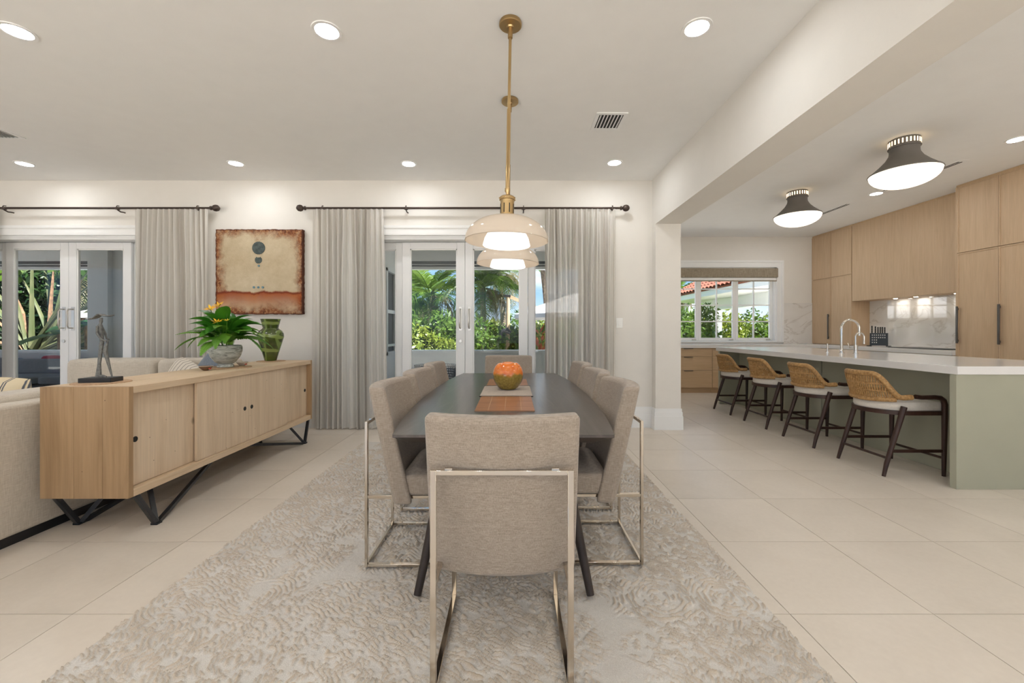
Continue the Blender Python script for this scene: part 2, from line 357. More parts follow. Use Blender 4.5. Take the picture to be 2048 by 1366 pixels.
# ------------------------------------------------------------------ mesh helpers
class MB:
    def __init__(s): s.v = []; s.f = []
    def add(s, vs, fs):
        b = len(s.v); s.v += [tuple(q) for q in vs]; s.f += [tuple(b+i for i in f) for f in fs]; return s
    def box(s, x0, x1, y0, y1, z0, z1):
        return s.add([(x0,y0,z0),(x1,y0,z0),(x1,y1,z0),(x0,y1,z0),(x0,y0,z1),(x1,y0,z1),(x1,y1,z1),(x0,y1,z1)],
                     [(0,3,2,1),(4,5,6,7),(0,1,5,4),(1,2,6,5),(2,3,7,6),(3,0,4,7)])
    def cyl(s, p0, p1, r0, r1=None, n=12): return s.tube([p0, p1], [r0, r0 if r1 is None else r1], n)
    def tube(s, path, r, n=8, flat=None, closed=False):
        P = [Vector(p) for p in path]; m = len(P)
        rs = r if isinstance(r, (list, tuple)) else [r]*m
        T = []
        for i in range(m):
            if closed: t = P[(i+1) % m]-P[i-1]
            else: t = P[min(i+1, m-1)]-P[max(i-1, 0)]
            T.append(t.normalized())
        ref = Vector((0, 0, 1)) if abs(T[0].z) < .9 else Vector((1, 0, 0))
        u = T[0].cross(ref).normalized(); vs = []
        for i in range(m):
            u = (u-T[i]*u.dot(T[i])).normalized(); w_ = T[i].cross(u)
            for k in range(n):
                a = 2*math.pi*k/n
                vs.append(P[i]+u*math.cos(a)*rs[i]+w_*math.sin(a)*rs[i]*(flat or 1))
        fs = []
        for i in range(m if closed else m-1):
            for k in range(n):
                a, b = i*n+k, i*n+(k+1) % n; c, d = ((i+1) % m)*n+(k+1) % n, ((i+1) % m)*n+k
                fs.append((a, b, c, d))
        if not closed: fs += [tuple(range(n))[::-1], tuple((m-1)*n+k for k in range(n))]
        return s.add(vs, fs)
    def bar(s, p0, p1, w_, h, up=(0, 0, 1)):           # rectangular bar between two points
        p0, p1 = Vector(p0), Vector(p1); t = (p1-p0).normalized(); up = Vector(up)
        if abs(t.dot(up)) > .95: up = Vector((0, 1, 0))
        u = t.cross(up).normalized(); q = u.cross(t)
        vs = [p+u*a*w_/2+q*b*h/2 for p in (p0, p1) for a, b in ((-1,-1),(1,-1),(1,1),(-1,1))]
        return s.add(vs, [(0,1,2,3)[::-1],(4,5,6,7),(0,1,5,4),(1,2,6,5),(2,3,7,6),(3,0,4,7)])
    def lathe(s, prof, n=32, c=(0, 0, 0)):
        vs = [(c[0]+r*math.cos(2*math.pi*k/n), c[1]+r*math.sin(2*math.pi*k/n), c[2]+z) for r, z in prof for k in range(n)]
        fs = [(i*n+k, i*n+(k+1) % n, (i+1)*n+(k+1) % n, (i+1)*n+k) for i in range(len(prof)-1) for k in range(n)]
        return s.add(vs, fs)
    def prism(s, poly, z0, z1, inset=0):
        n = len(poly); c = Vector((sum(p[0] for p in poly)/n, sum(p[1] for p in poly)/n))
        vs = [(x, y, z0) for x, y in poly]+[(x, y, z1) for x, y in poly]
        return s.add(vs, [tuple(range(n))[::-1], tuple(range(n, 2*n))]+[(i, (i+1) % n, n+(i+1) % n, n+i) for i in range(n)])
    def grid(s, fn, nu, nv):
        vs = [fn(i/nu, j/nv) for j in range(nv+1) for i in range(nu+1)]
        return s.add(vs, [(j*(nu+1)+i, j*(nu+1)+i+1, (j+1)*(nu+1)+i+1, (j+1)*(nu+1)+i) for j in range(nv) for i in range(nu)])
    def build(s, name, mat, parent=None, loc=(0,0,0), rot=(0,0,0), smooth=False, bevel=0, seg=2, subd=0, solid=0):
        me = bpy.data.meshes.new(name); me.from_pydata(s.v, [], s.f); me.update()
        bm = bmesh.new(); bm.from_mesh(me); bmesh.ops.recalc_face_normals(bm, faces=bm.faces); bm.to_mesh(me); bm.free()
        me.materials.append(MATS[mat] if isinstance(mat, str) else mat)
        if smooth or bevel or subd:
            me.shade_smooth()
            if not subd: me.set_sharp_from_angle(angle=R(42))
        o = bpy.data.objects.new(name, me); COL.objects.link(o)
        o.location = loc; o.rotation_euler = rot
        if parent: o.parent = parent
        if solid: m = o.modifiers.new('thick', 'SOLIDIFY'); m.thickness = solid; m.offset = 0
        if bevel:
            m = o.modifiers.new('bevel', 'BEVEL'); m.width = bevel; m.segments = seg; m.limit_method = 'ANGLE'; m.angle_limit = R(40)
        if subd: m = o.modifiers.new('sub', 'SUBSURF'); m.levels = subd; m.render_levels = subd
        return o
def box(name, mat, x0, x1, y0, y1, z0, z1, parent=None, bevel=0, **kw):
    return MB().box(x0, x1, y0, y1, z0, z1).build(name, mat, parent, bevel=bevel, **kw)
def tag(o, label=None, cat=None, group=None, kind=None):
    if label: o['label'] = label
    if cat: o['category'] = cat
    if group: o['group'] = group
    if kind: o['kind'] = kind
    return o
def thing(name, label, cat, loc=(0,0,0), rot=(0,0,0), group=None, kind=None):
    o = bpy.data.objects.new(name, None); COL.objects.link(o); o.empty_display_size = .1
    o.location = loc; o.rotation_euler = rot
    return tag(o, label, cat, group, kind)
def struct(o, label=None): o['kind'] = 'structure'; tag(o, label); return o
def copy_tree(o, parent=None):
    c = o.copy(); COL.objects.link(c); c.parent = parent
    for ch in list(o.children): copy_tree(ch, c)
    return c
def clone(src, loc, rot, label):
    c = copy_tree(src); c.location = loc; c.rotation_euler = rot; c['label'] = label; return c
def pillow(wd, ht, th, n=14):                              # soft cushion in the XZ plane, centred
    m = MB()
    for sgn in (1, -1):
        def fn(u, v):
            a, b = 2*u-1, 2*v-1
            e = max(0, (1-abs(a)**3.2))*max(0, (1-abs(b)**3.2))
            pin = 1-.07*(a*a*b*b)-.04*(1-abs(a)**2)*(abs(b)**4)*0
            return (a*wd/2*(1-.05*b*b*0)*pin, sgn*th/2*e**.42, b*ht/2*pin)
        m.grid(fn, n, n)
    return m
def softbox(x0, x1, y0, y1, z0, z1, r=.05, crown=0.0):    # rounded cushion block
    me = bmesh.new(); bmesh.ops.create_cube(me, size=1)
    for v in me.verts: v.co = Vector(((x0+x1)/2+v.co.x*(x1-x0), (y0+y1)/2+v.co.y*(y1-y0), (z0+z1)/2+v.co.z*(z1-z0)))
    bmesh.ops.subdivide_edges(me, edges=me.edges[:], cuts=4, use_grid_fill=True)
    cx, cy, cz = (x0+x1)/2, (y0+y1)/2, (z0+z1)/2
    for v in me.verts:
        a, b = (v.co.x-cx)/(x1-x0)*2, (v.co.y-cy)/(y1-y0)*2
        if v.co.z > cz and crown: v.co.z += crown*(1-a*a)*(1-b*b)
    m = MB(); m.v = [tuple(v.co) for v in me.verts]; me.verts.index_update(); m.f = [tuple(v.index for v in f.verts) for f in me.faces]; me.free()
    return m

# ================================================================== STRUCTURE
ZC, ZK = 3.06, 3.13                 # ceilings: living / kitchen
YW, YK = 5.145, 8.55                # back wall of dining, window wall of kitchen
XB0, XB1 = 1.725, 2.03              # beam and column
XR = 6.5                            # kitchen right wall
XL, YR = -8.2, -3.2
# floor: a grout bed with tiles laid on it
flo = struct(box('floor', 'grout', XL-.2, XR+.2, YR-.2, YK+.2, -.2, -.006))
TX, TY, gx, gy = .607, .603, 1.172, 1.756
xs = [gx+TX*k for k in range(-16, 9)]; ys = [gy+TY*k for k in range(-9, 12)]
cells = []
for x in xs:
    for y in ys:
        if x+TX < XL or x > XR or y+TY < YR or y > YK: continue
        if y > YW and x < XB0-.3: continue                      # outside the back wall
        vis = y > .8 and abs((x+TX/2)) < (y+.6)*1.35
        size = (1/(y+.3)**2 if vis else 0)
        cells.append((size, x, y))
cells.sort(reverse=True)
tm = MB().box(-TX/2+.0016, TX/2-.0016, -TY/2+.0016, TY/2-.0016, -.008, 0)
t0 = None; rest = MB()
for i, (sz, x, y) in enumerate(cells):
    cx_, cy_ = x+TX/2, y+TY/2
    if sz > 0 and i < 300:
        if t0 is None: t0 = tm.build('tile', 'tile', flo, loc=(cx_, cy_, 0))
        else:
            t = t0.copy(); COL.objects.link(t); t.location = (cx_, cy_, 0)
    else:
        rest.box(cx_-TX/2+.0016, cx_+TX/2-.0016, cy_-TY/2+.0016, cy_+TY/2-.0016, -.008, 0)
if rest.v: tag(rest.build('tile_field', 'tile', flo), kind='stuff')

struct(box('ceiling', 'ceiling_paint', XL-.2, XB0, YR-.2, YW+.2, ZC, ZC+.25))
struct(box('ceiling_kitchen', 'ceiling_paint', XB1, XR+.2, YR-.2, YK+.2, ZK, ZK+.2))
D1, D1H = PX(137, 5.28), 1.28       # left door set: centre, half width
D2, D2H = PX(930, 5.28), 1.60       # dining door set
ZD = 2.378
def wall_with_holes(name, x0, x1, y0, y1, z0, z1, holes, mat='wall_paint'):
    m = MB(); cur = x0
    for (a, b, c, d) in holes:
        m.box(cur, a, y0, y1, z0, z1)
        if c > z0: m.box(a, b, y0, y1, z0, c)
        m.box(a, b, y0, y1, d, z1); cur = b
    m.box(cur, x1, y0, y1, z0, z1)
    return struct(m.build(name, mat))
wall_with_holes('wall_back', XL, XB0, YW, YW+.22, 0, ZC, [(D1-D1H, D1+D1H, 0, ZD), (D2-D2H, D2+D2H, 0, ZD)])
m = MB()                                  # unseen left wall; tall openings added to let daylight reach the ceiling
cur = YR
for a, b in ((-2.6, .2), (.8, 3.6)): m.box(XL-.2, XL, cur, a, 0, ZC).box(XL-.2, XL, a, b, 2.5, ZC); cur = b
m.box(XL-.2, XL, cur, YW+.22, 0, ZC); struct(m.build('wall_left', 'wall_paint'))
struct(box('floor_bounce_left', 'bounce_stone', -18, XL-.2, YR-.2, YW, -.2, -.03))  # unseen pale slab added to reflect sun in through the left openings
wall_with_holes('wall_rear', XL-.2, XR+.2, YR-.2, YR, 0, ZK+.2, [(-7.7, -4.5, 0, 2.5), (-4.1, -.9, 0, 2.5), (-.5, 1.6, 0, 2.5), (2.5, 6.1, 0, 2.5)])   # gaps added behind the camera so daylight reaches the ceiling
struct(box('floor_bounce_rear', 'bounce_stone', -14, 14, -16, YR-.2, -.2, -.03))  # unseen pale slab added to reflect sunlight up to the ceiling
struct(box('wall_column', 'wall_paint', XB0, XB1, 5.02, YW+.22, 0, ZK+.2))
struct(box('wall_kitchen_side', 'wall_paint', XB0, XB1, YW+.22, YK+.2, 0, ZK+.2))
struct(box('wall_beam', 'wall_paint', XB0, XB1, YR, 5.02, 2.49, ZK+.2))
WX0, WX1, WZ0, WZ1 = 2.28, 5.42, .96, 2.50
wall_with_holes('wall_kitchen_back', XB1, XR+.2, YK, YK+.2, 0, ZK, [(WX0, WX1, WZ0, WZ1)])
struct(box('wall_kitchen_right', 'wall_paint', XR, XR+.2, YR, YK, 0, ZK))
# baseboards with a stepped profile
def base_run(name, x0, x1, yf, parent=None):
    m = MB().box(x0, x1, yf-.022, yf, 0, .165).box(x0, x1, yf-.016, yf, .165, .215).box(x0, x1, yf-.010, yf, .215, .255)
    return m.build(name, 'white_trim', parent)
struct(base_run('baseboard_back', D2+D2H+.13, XB0, YW))
struct(base_run('baseboard_back_middle', D1+D1H+.13, D2-D2H-.13, YW))
m = MB()
for d, z0, z1 in ((.022, 0, .165), (.016, .165, .215), (.010, .215, .255)):
    m.box(XB0-d, XB1+d, 5.02-d, 5.02, z0, z1); m.box(XB0-d, XB0, 5.02, YW-.022, z0, z1); m.box(XB1, XB1+d, 5.02, 7.9, z0, z1)
struct(m.build('baseboard_column', 'white_trim'))

# ------------------------------------------------------------------ glazed door sets
def door_set(name, cx, hw, label):
    root = thing(name, label, None, (cx, YW, 0), kind='structure')
    m = MB()                                         # casing on the room side
    for d, o0, o1 in ((.030, 0.0, .035), (.022, .035, .085), (.034, .085, .118)):
        m.box(-hw-o1, -hw-o0, -d, 0, 0, ZD+o1); m.box(hw+o0, hw+o1, -d, 0, 0, ZD+o1); m.box(-hw-o0, hw+o0, -d, 0, ZD+o0, ZD+o1)
    m.build('casing', 'white_trim', root)
    m = MB(); m.box(-hw, -hw+.045, .0, .22, 0, ZD).box(hw-.045, hw, .0, .22, 0, ZD).box(-hw, hw, .0, .22, ZD-.05, ZD).box(-hw, hw, .05, .22, 0, .02)
    m.build('frame', 'door_white', root)
    lw = .80; yd = .135; zt = 2.322
    xs_ = [(-lw, 0, 1), (0, lw, -1)]; side = hw-.045-lw
    n = max(1, round(side/.8)); sw = side/n
    for k in range(n): xs_ += [(-lw-(k+1)*sw, -lw-k*sw, 0), (lw+k*sw, lw+(k+1)*sw, 0)]
    for a, b, hs in xs_:
        y0 = yd if hs else yd+.035
        leaf = MB(); a_, b_ = a+.002, b-.002; st = .10 if hs else .085
        leaf.box(a_, a_+st, y0, y0+.045, .02, zt).box(b_-st, b_, y0, y0+.045, .02, zt)
        leaf.box(a_+st, b_-st, y0, y0+.045, zt-.085, zt).box(a_+st, b_-st, y0, y0+.045, .02, .24)
        lo = leaf.build('door_leaf', 'door_white', root, bevel=.004)
        bd = MB()
        for q0, q1, r0, r1 in ((a_+st, a_+st+.014, .24, zt-.085), (b_-st-.014, b_-st, .24, zt-.085), (a_+st, b_-st, zt-.099, zt-.085), (a_+st, b_-st, .24, .254)):
            bd.box(q0, q1, y0+.008, y0+.037, r0, r1)
        bd.build('glazing_bead', 'white_trim', lo)
        MB().box(a_+st, b_-st, y0+.019, y0+.025, .24, zt-.085).build('pane', 'window_glass', lo)
        if hs:
            hx = (b_-.055) if hs == 1 else (a_+.055)
            MB().box(hx-.021, hx+.021, y0-.004, y0, 1.20, 1.50).build('handle_plate', 'brushed_nickel', lo)
            g = MB(); g.tube([(hx, y0-.002, 1.47), (hx-.004, y0-.05, 1.468), (hx-.006, y0-.062, 1.44), (hx-.006, y0-.062, 1.26), (hx-.004, y0-.05, 1.232), (hx, y0-.002, 1.23)], .0085, 8)
            g.build('pull_handle', 'brushed_nickel', lo, smooth=True)
            if hs == 1: MB().cyl((hx, y0, 1.065), (hx, y0-.012, 1.065), .019, n=16).build('lock', 'brushed_nickel', lo, smooth=True)
    return root
door_set('door_1', D1, D1H, 'white glazed double doors with sidelights behind the sofa')
door_set('door_2', D2, D2H, 'white glazed double doors with sidelights behind the dining table')

# ------------------------------------------------------------------ kitchen window
win = thing('window_1', 'white casement window with small panes above kitchen counter', None, (0, YK, 0), kind='structure')
m = MB()
for d, o0, o1 in ((.030, 0, .03), (.02, .03, .10), (.036, .10, .14)):
    m.box(WX1+o0, WX1+o1, -d, 0, WZ0, WZ1+o1); m.box(WX0-o1, WX0-o0, -d, 0, WZ0, WZ1+o1); m.box(WX0-o0, WX1+o0, -d, 0, WZ1+o0, WZ1+o1)
m.build('casing', 'white_trim', win)
m = MB(); m.box(WX0, WX0+.03, 0, .2, WZ0, WZ1).box(WX1-.03, WX1, 0, .2, WZ0, WZ1).box(WX0, WX1, 0, .2, WZ1-.04, WZ1).box(WX0, WX1, -.02, .2, WZ0, WZ0+.025)
m.build('frame', 'white_trim', win)
sw = (WX1-WX0-.06)/4
for k in range(4):
    a = WX0+.03+k*sw; b = a+sw; z0, z1 = WZ0+.03, WZ1-.04
    s_ = MB(); st = .058
    s_.box(a, a+st, .07, .12, z0, z1).box(b-st, b, .07, .12, z0, z1).box(a+st, b-st, .07, .12, z0, z0+st).box(a+st, b-st, .07, .12, z1-st, z1)
    so_ = s_.build('sash', 'white_trim', win, bevel=.004)
    ga, gb, gz0, gz1 = a+st, b-st, z0+st, z1-st; mu = MB(); xm = (ga+gb)/2
    mu.box(xm-.011, xm+.011, .078, .112, gz0, gz1)
    for r in range(1, 4):
        zz = gz0+(gz1-gz0)*r/4; mu.box(ga, xm-.011, .08, .11, zz-.011, zz+.011); mu.box(xm+.011, gb, .08, .11, zz-.011, zz+.011)
    mu.build('muntin', 'white_trim', so_)
    for r in range(4):
        for c in range(2):
            pa, pb = (ga, xm-.011) if c == 0 else (xm+.011, gb); h4 = (gz1-gz0)/4
            MB().box(pa, pb, .093, .097, gz0+r*h4+.011*(r > 0), gz0+(r+1)*h4-.011*(r < 3)).build('pane', 'window_glass', so_)
    MB().box(b-.14, b-.05, .045, .07, z0+.012, z0+.028).build('latch', 'brushed_nickel', so_, bevel=.004)
bl = thing('roman_blind', 'taupe woven roman blind raised at the kitchen window', 'blind', (0, YK, 0))
MB().box(WX0+.01, WX1-.0, -.075, -.02, 2.285, 2.475).build('valance', 'blind_weave', bl, bevel=.01)
MB().box(WX0+.03, WX1-.03, -.055, -.03, 2.225, 2.285).build('blind_fold', 'white_trim', bl, bevel=.008)
MB().box(WX0+.02, WX1-.02, -.06, -.03, 2.205, 2.228).build('bottom_rail', 'blind_weave', bl, bevel=.005)

# ================================================================== PORCH AND GARDEN
YP = 7.9
struct(box('floor_porch', 'patio_floor', -16, XB0, YW+.22, YP+.3, -.25, -.03))
struct(box('ceiling_porch', 'porch_paint', -16, XB0, YW+.22, YP+.5, 2.80, 3.0))
struct(box('wall_roof', 'terracotta', -16, XR+.6, YR-.6, YP+.6, 3.36, 3.5))
m = MB(); m.box(-2.15, XB0, YP, YP+.18, -.03, .78).box(-16, -7.94, YP, YP+.18, -.03, .78)
struct(m.build('wall_porch', 'porch_paint'))
m = MB(); m.box(-2.15, XB0, YP-.05, YP+.22, .78, .825).box(-16, -7.94, YP-.05, YP+.22, .78, .825); struct(m.build('trim_1', 'white_trim'))
m = MB(); m.box(-2.15, XB0, YP, YP+.18, 2.52, 2.80).box(-16, -7.94, YP, YP+.18, 2.52, 2.80)
struct(m.build('trim_2', 'porch_paint'))
m = MB(); m.box(-2.15, XB0, YP+.02, YP+.14, 2.37, 2.42).box(-16, -7.94, YP+.02, YP+.14, 2.37, 2.42); struct(m.build('trim_3', 'white_trim'))
def screen_box(name, x0, x1, label):
    t = thing(name, label, 'screen', (0, YP, 2.42))
    MB().box(x0, x1, .0, .13, .05, .10).build('housing', 'screen_grey', t); MB().box(x0, x1, -.02, .12, .0, .022).build('bottom_bar', 'screen_grey', t)
    MB().box(x0, x1, .02, .10, .022, .05).build('rolled_screen', 'porch_paint', t)
screen_box('rolled_screen', -2.14, XB0-.01, 'rolled up porch screen above the garden view behind dining doors')
screen_box('rolled_screen', -15.9, -7.95, 'rolled up porch screen above the fan palm behind sofa doors')
struct(box('wall_wing', 'porch_paint', -7.94, -2.35, YP, YP+.2, -.03, 2.80))
m = MB(); m.box(-2.35, -2.15, YW+.22, 7.05, -.03, 2.8).box(-2.35, -2.15, 7.05, 7.62, -.03, .80).box(-2.35, -2.15, 7.05, 7.62, 2.25, 2.8).box(-2.35, -2.15, 7.62, YP+.2, -.03, 2.8)
struct(m.build('wall_porch_side', 'white_trim'))
w2 = thing('window_2', 'white framed screened porch window seen through the dining doors', None, (-2.15, 0, 0), kind='structure')
m = MB(); m.box(-.06, .02, 7.03, 7.08, .78, 2.27).box(-.06, .02, 7.59, 7.64, .78, 2.27).box(-.06, .02, 7.03, 7.64, 2.22, 2.27).box(-.06, .02, 7.03, 7.64, .78, .83).box(-.06, .0, 7.08, 7.59, 1.50, 1.56).box(-.06, .0, 7.08, 7.59, .92, .96)
m.build('frame', 'white_trim', w2)
for a, b in ((.83, .92), (.96, 1.50), (1.56, 2.22)): MB().box(-.05, -.04, 7.08, 7.59, a, b).build('pane', 'screen_grey', w2)
# porch pillar at the left porch
struct(box('wall_pillar', 'porch_paint', -8.0, -7.62, YP-.10, YP, -.03, 2.8))

struct(box('floor_bounce_porch', 'bounce_stone', -20, 14, YP+.2, 14.0, -.3, -.12))  # hidden pale paving added to bounce sunlight into the porch
tag(box('lawn', 'ground_green', -45, 45, YP+.3, 70, -.4, -.16), 'green lawn and planting bed beyond the porch wall', 'lawn', kind='stuff')

def leaf_cloud(name, mat, parent, c, rad, n, size, seed, squash=.6):
    rng = np.random.default_rng(seed)
    d = rng.normal(size=(n, 3)); d /= np.linalg.norm(d, axis=1)[:, None]
    r = rng.uniform(.45, 1, n)**.5
    lump = 1+.18*np.sin(d[:, 0]*5+seed)+.15*np.sin(d[:, 2]*6+d[:, 1]*4+seed*2)
    p = d*r[:, None]*lump[:, None]*np.array(rad)+np.array(c)
    p[:, 2] = np.maximum(p[:, 2], -.1)
    a = rng.normal(size=(n, 3)); a[:, 2] -= .3; a /= np.linalg.norm(a, axis=1)[:, None]
    b = np.cross(a, rng.normal(size=(n, 3))); b /= np.linalg.norm(b, axis=1)[:, None]
    s = size*rng.uniform(.6, 1.3, n)[:, None]
    V = np.stack([p-a*s, p+b*s*squash*.6, p+a*s, p-b*s*squash*.6], 1).reshape(-1, 3)
    me = bpy.data.meshes.new(name); me.from_pydata(V.tolist(), [], np.arange(4*n).reshape(-1, 4).tolist()); me.materials.append(MATS[mat])
    o = bpy.data.objects.new(name, me); COL.objects.link(o); o.parent = parent; o['kind'] = 'stuff'
    return o
def shrub(label, loc, rad, mat, n, size, seed, name='shrub', cat='shrub', group=None):
    t = thing(name, label, cat, loc, group=group)
    leaf_cloud('foliage', mat, t, (0, 0, rad[2]*.85), rad, n, size, seed)
    m = MB()
    for k in range(4): a = k*1.6+seed; m.cyl((0, 0, -.16-loc[2]), (math.cos(a)*rad[0]*.4, math.sin(a)*rad[1]*.4, rad[2]*.9), .03, .012, 6)
    m.build('stems', 'bark', t); return t
def frond_mesh(name, length, nl, droop, leaflet, mat, width=.045):
    m = MB(); pts = []
    for i in range(9):
        t = i/8; pts.append(Vector((length*t*(1-.18*t*droop), 0, length*(.42*t-(.35+.55*droop)*t*t))))
    m.tube(pts, [.022*(1-.85*i/8)+.003 for i in range(9)], 5)
    rnd = random.Random(int(length*100)+nl)
    for i in range(nl):
        t = .14+.86*i/nl; k = min(7, int(t*8)); f = t*8-k; p = pts[k].lerp(pts[k+1], f); tg = (pts[k+1]-pts[k]).normalized()
        ll = leaflet*(.55+.9*math.sin(math.pi*min(1, t*.9+.1)))*.75
        for sgn in (1, -1):
            sd = Vector((0, sgn, 0)); dr = (sd*.85+tg*.6+Vector((0, 0, .18+rnd.uniform(-.12, .12)))).normalized()
            q1 = p+dr*ll*.5; q2 = p+dr*ll+Vector((0, 0, -ll*.28*(1+droop)))
            wv = tg*width*.5+Vector((0, 0, .01)); 
            m.add([p-wv*.5, p+wv*.5, q1+wv, q1-wv], [(0, 1, 2, 3)]); m.add([q1-wv, q1+wv, q2], [(0, 1, 2)])
    return m
def palm(label, base, top, nfr, seed, length=2.1, dry=3, r=.12, lean=None):
    t = thing('palm_tree', label, 'palm tree', base)
    rnd = random.Random(seed); b = Vector((0, 0, -.2)); tp = Vector(top)-Vector(base)
    path = [b.lerp(tp, i/6)+Vector((.10*math.sin(i/6*math.pi), 0, 0)) for i in range(7)]
    m = MB(); m.tube(path, [r*(1.25-.5*i/6) for i in range(7)], 10); 
    m.build('trunk', 'bark', t, smooth=True)
    MB().tube([tp+Vector((0, 0, -.15)), tp+Vector((0, 0, .15)), tp+Vector((0, 0, .45))], [r*.8, r*.95, r*.35], 9).build('crown_shaft', 'fan_stem', t, smooth=True)
    protos = []
    for k in range(3): protos.append((frond_mesh('frond', length*(1-.12*k), 34, [.25, .6, 1.0][k], .55, 'palm_leaf'), 'palm_leaf'))
    made = {}
    for i in range(nfr):
        k = i % 3; el = [R(38), R(8), R(-28)][k]+rnd.uniform(-.2, .2); az = i*2.39996+rnd.uniform(-.2, .2)
        mt = 'palm_leaf_dry' if (k == 2 and i < dry*3) else 'palm_leaf'
        if (k, mt) not in made: o = protos[k][0].build('frond', mt, t); made[(k, mt)] = o
        else: o = made[(k, mt)].copy(); COL.objects.link(o)
        o.location = tp+Vector((0, 0, .3)); o.rotation_euler = (rnd.uniform(-.3, .3), -el, az)
    return t
palm('green palm with slender trunk beside the wooden umbrella post', (PX(952, 14), 14, -.16), (PX(966, 14), 14, 2.35), 26, 3, 2.0)
palm('leaning feathery palm left of the door handles', (PX(868, 15.5), 15.5, -.16), (PX(862, 15.5), 15.5, 2.2), 24, 5, 2.1)
palm('tall palm with pale ringed trunk beside the right curtain', (PX(1098, 13), 13, -.16), (PX(1076, 13), 13, 4.1), 24, 8, 2.3, r=.085)
palm('palm crown rising behind the hedge near the porch window', (PX(812, 18), 18, -.16), (PX(828, 18), 18, 2.3), 18, 11, 1.8)
palm('bushy palm crown at the centre of the garden', (PX(1005, 18), 18, -.16), (PX(1000, 18), 18, 3.4), 24, 13, 2.5)
# hedges and shrubs right garden
hz = [(815, 10.6, .8, .9, 'hedge_leaf'), (850, 10.2, .75, .75, 'hedge_leaf_light'), (893, 11.0, .8, 1.0, 'hedge_leaf'), (985, 11.5, .9, .85, 'hedge_leaf'),
      (1030, 12.0, .9, .80, 'hedge_leaf_light'), (1070, 12.8, .9, .8, 'hedge_leaf')]
lb = ['green leafy shrub nearest the porch window', 'yellow-green low shrub below the leaning palm', 'tall green shrub left of the door handles',
      'green hedge shrub around the palm trunk', 'light green shrub right of the wooden umbrella post', 'green shrub behind the red leaved croton']
for i, (px, Y, rx, rz, mt) in enumerate(hz): shrub(lb[i], (PX(px, Y), Y, -.16), (rx, .6, rz), mt, 2600, .085, 20+i)
for i, px in enumerate(range(720, 1160, 62)):
    Y = 23+(i % 3); t = shrub(['pale green tree', 'olive green tree', 'yellow-green tree', 'dark green tree', 'sunlit green tree', 'light green tree', 'grey-green tree', 'soft green tree'][i % 8]+' in the far row behind the palms', (PX(px, Y), Y, -.16), (2.2, 1.2, 1.05+.15*(i % 2)), ['hedge_leaf_light', 'hedge_leaf'][i % 2], 2200, .16, 40+i, 'tree', 'tree', 'far trees behind the garden palms')
cro = thing('croton_plant', 'red and orange leaved croton beside the right curtain', 'plant', (PX(1078, 10.2), 10.2, -.16))
m = MB(); rnd = random.Random(4)
for k in range(90):
    a = rnd.uniform(0, 6.28); z = rnd.uniform(.5, 1.45); r0 = rnd.uniform(0, .42); p = Vector((math.cos(a)*r0, math.sin(a)*r0, z))
    d = Vector((math.cos(a)*.5, math.sin(a)*.5, rnd.uniform(.3, 1))).normalized(); s_ = d.cross(Vector((0, 0, 1))).normalized()
    l = rnd.uniform(.18, .3); m.add([p, p+d*l*.5+s_*.035, p+d*l, p+d*l*.5-s_*.035], [(0, 1, 2, 3)])
m.build('leaves', 'croton_leaf', cro); m = MB()
for k in range(5): m.cyl((0, 0, 0), (math.cos(k*1.3)*.3, math.sin(k*1.3)*.3, .9), .018, .01, 6)
m.build('stems', 'bark', cro)
# cantilever umbrellas
def umbrella(label, base, h, arm_end, top, rad, drop, seed=0):
    t = thing('patio_umbrella', label, 'umbrella', base)
    MB().box(-.4, .4, -.4, .4, 0, .1).build('base_plate', 'screen_grey', t)
    MB().cyl((0, 0, .1), (.03, 0, h), .062, .055, 12).build('post', 'umbrella_wood', t, smooth=True)
    MB().box(-.10, .10, -.06, .06, h-.03, h+.03).build('post_cap', 'black_plastic', t, bevel=.008)
    e = Vector(arm_end); MB().bar((.03, 0, h), e, .07, .09).build('arm', 'umbrella_wood', t)
    g = MB().tube([(-.12, -.06, h*.54-.14), (-.17, -.07, h*.54-.02), (-.13, -.08, h*.54+.10), (.0, -.08, h*.54+.13), (.10, -.08, h*.54+.06)], [.035, .04, .05, .07, .05], 8)
    g.build('crank', 'black_plastic', t, smooth=True)
    c = MB(); tp = Vector(top); n = 8; ring = [(tp.x+rad*math.cos(R(22.5)+k*math.pi/4), tp.y+rad*math.sin(R(22.5)+k*math.pi/4), tp.z-drop) for k in range(n)]
    val = [(x, y, z-.10) for x, y, z in ring]
    c.add([tp]+ring+val, [(0, 1+k, 1+(k+1) % n) for k in range(n)]+[(1+k, 1+n+k, 1+n+(k+1) % n, 1+(k+1) % n) for k in range(n)])
    cn = c.build('canopy', 'umbrella_white', t, solid=.01)
    r_ = MB()
    for x, y, z in ring: r_.bar(tp-Vector((0, 0, .05)), (x, y, z-.03), .02, .02)
    r_.build('ribs', 'umbrella_wood', cn); MB().cyl(tp+Vector((0, 0, .0)), e, .03, n=8).build('hanger', 'umbrella_wood', t)
    return t
uY = 11.2; ub = (PX(1014, uY), uY, -.16)
umbrella('white cantilever umbrella with wooden post outside the dining doors', ub, PZ(592, uY)+.16, (PX(1130, uY)-ub[0], .0, PZ(640, uY)+.16), (PX(1150, uY)-ub[0], 0, PZ(586, uY)+.16), 1.75, .60)
uY = 11.5; ub = (PX(400, uY), uY, -.16)
umbrella('white umbrella canopy in front of the fan palm', ub, 2.2, (PX(305, uY)-ub[0], 0, 2.45), (PX(305, uY)-ub[0], 0, PZ(600, uY)+.16), 1.75, .44)
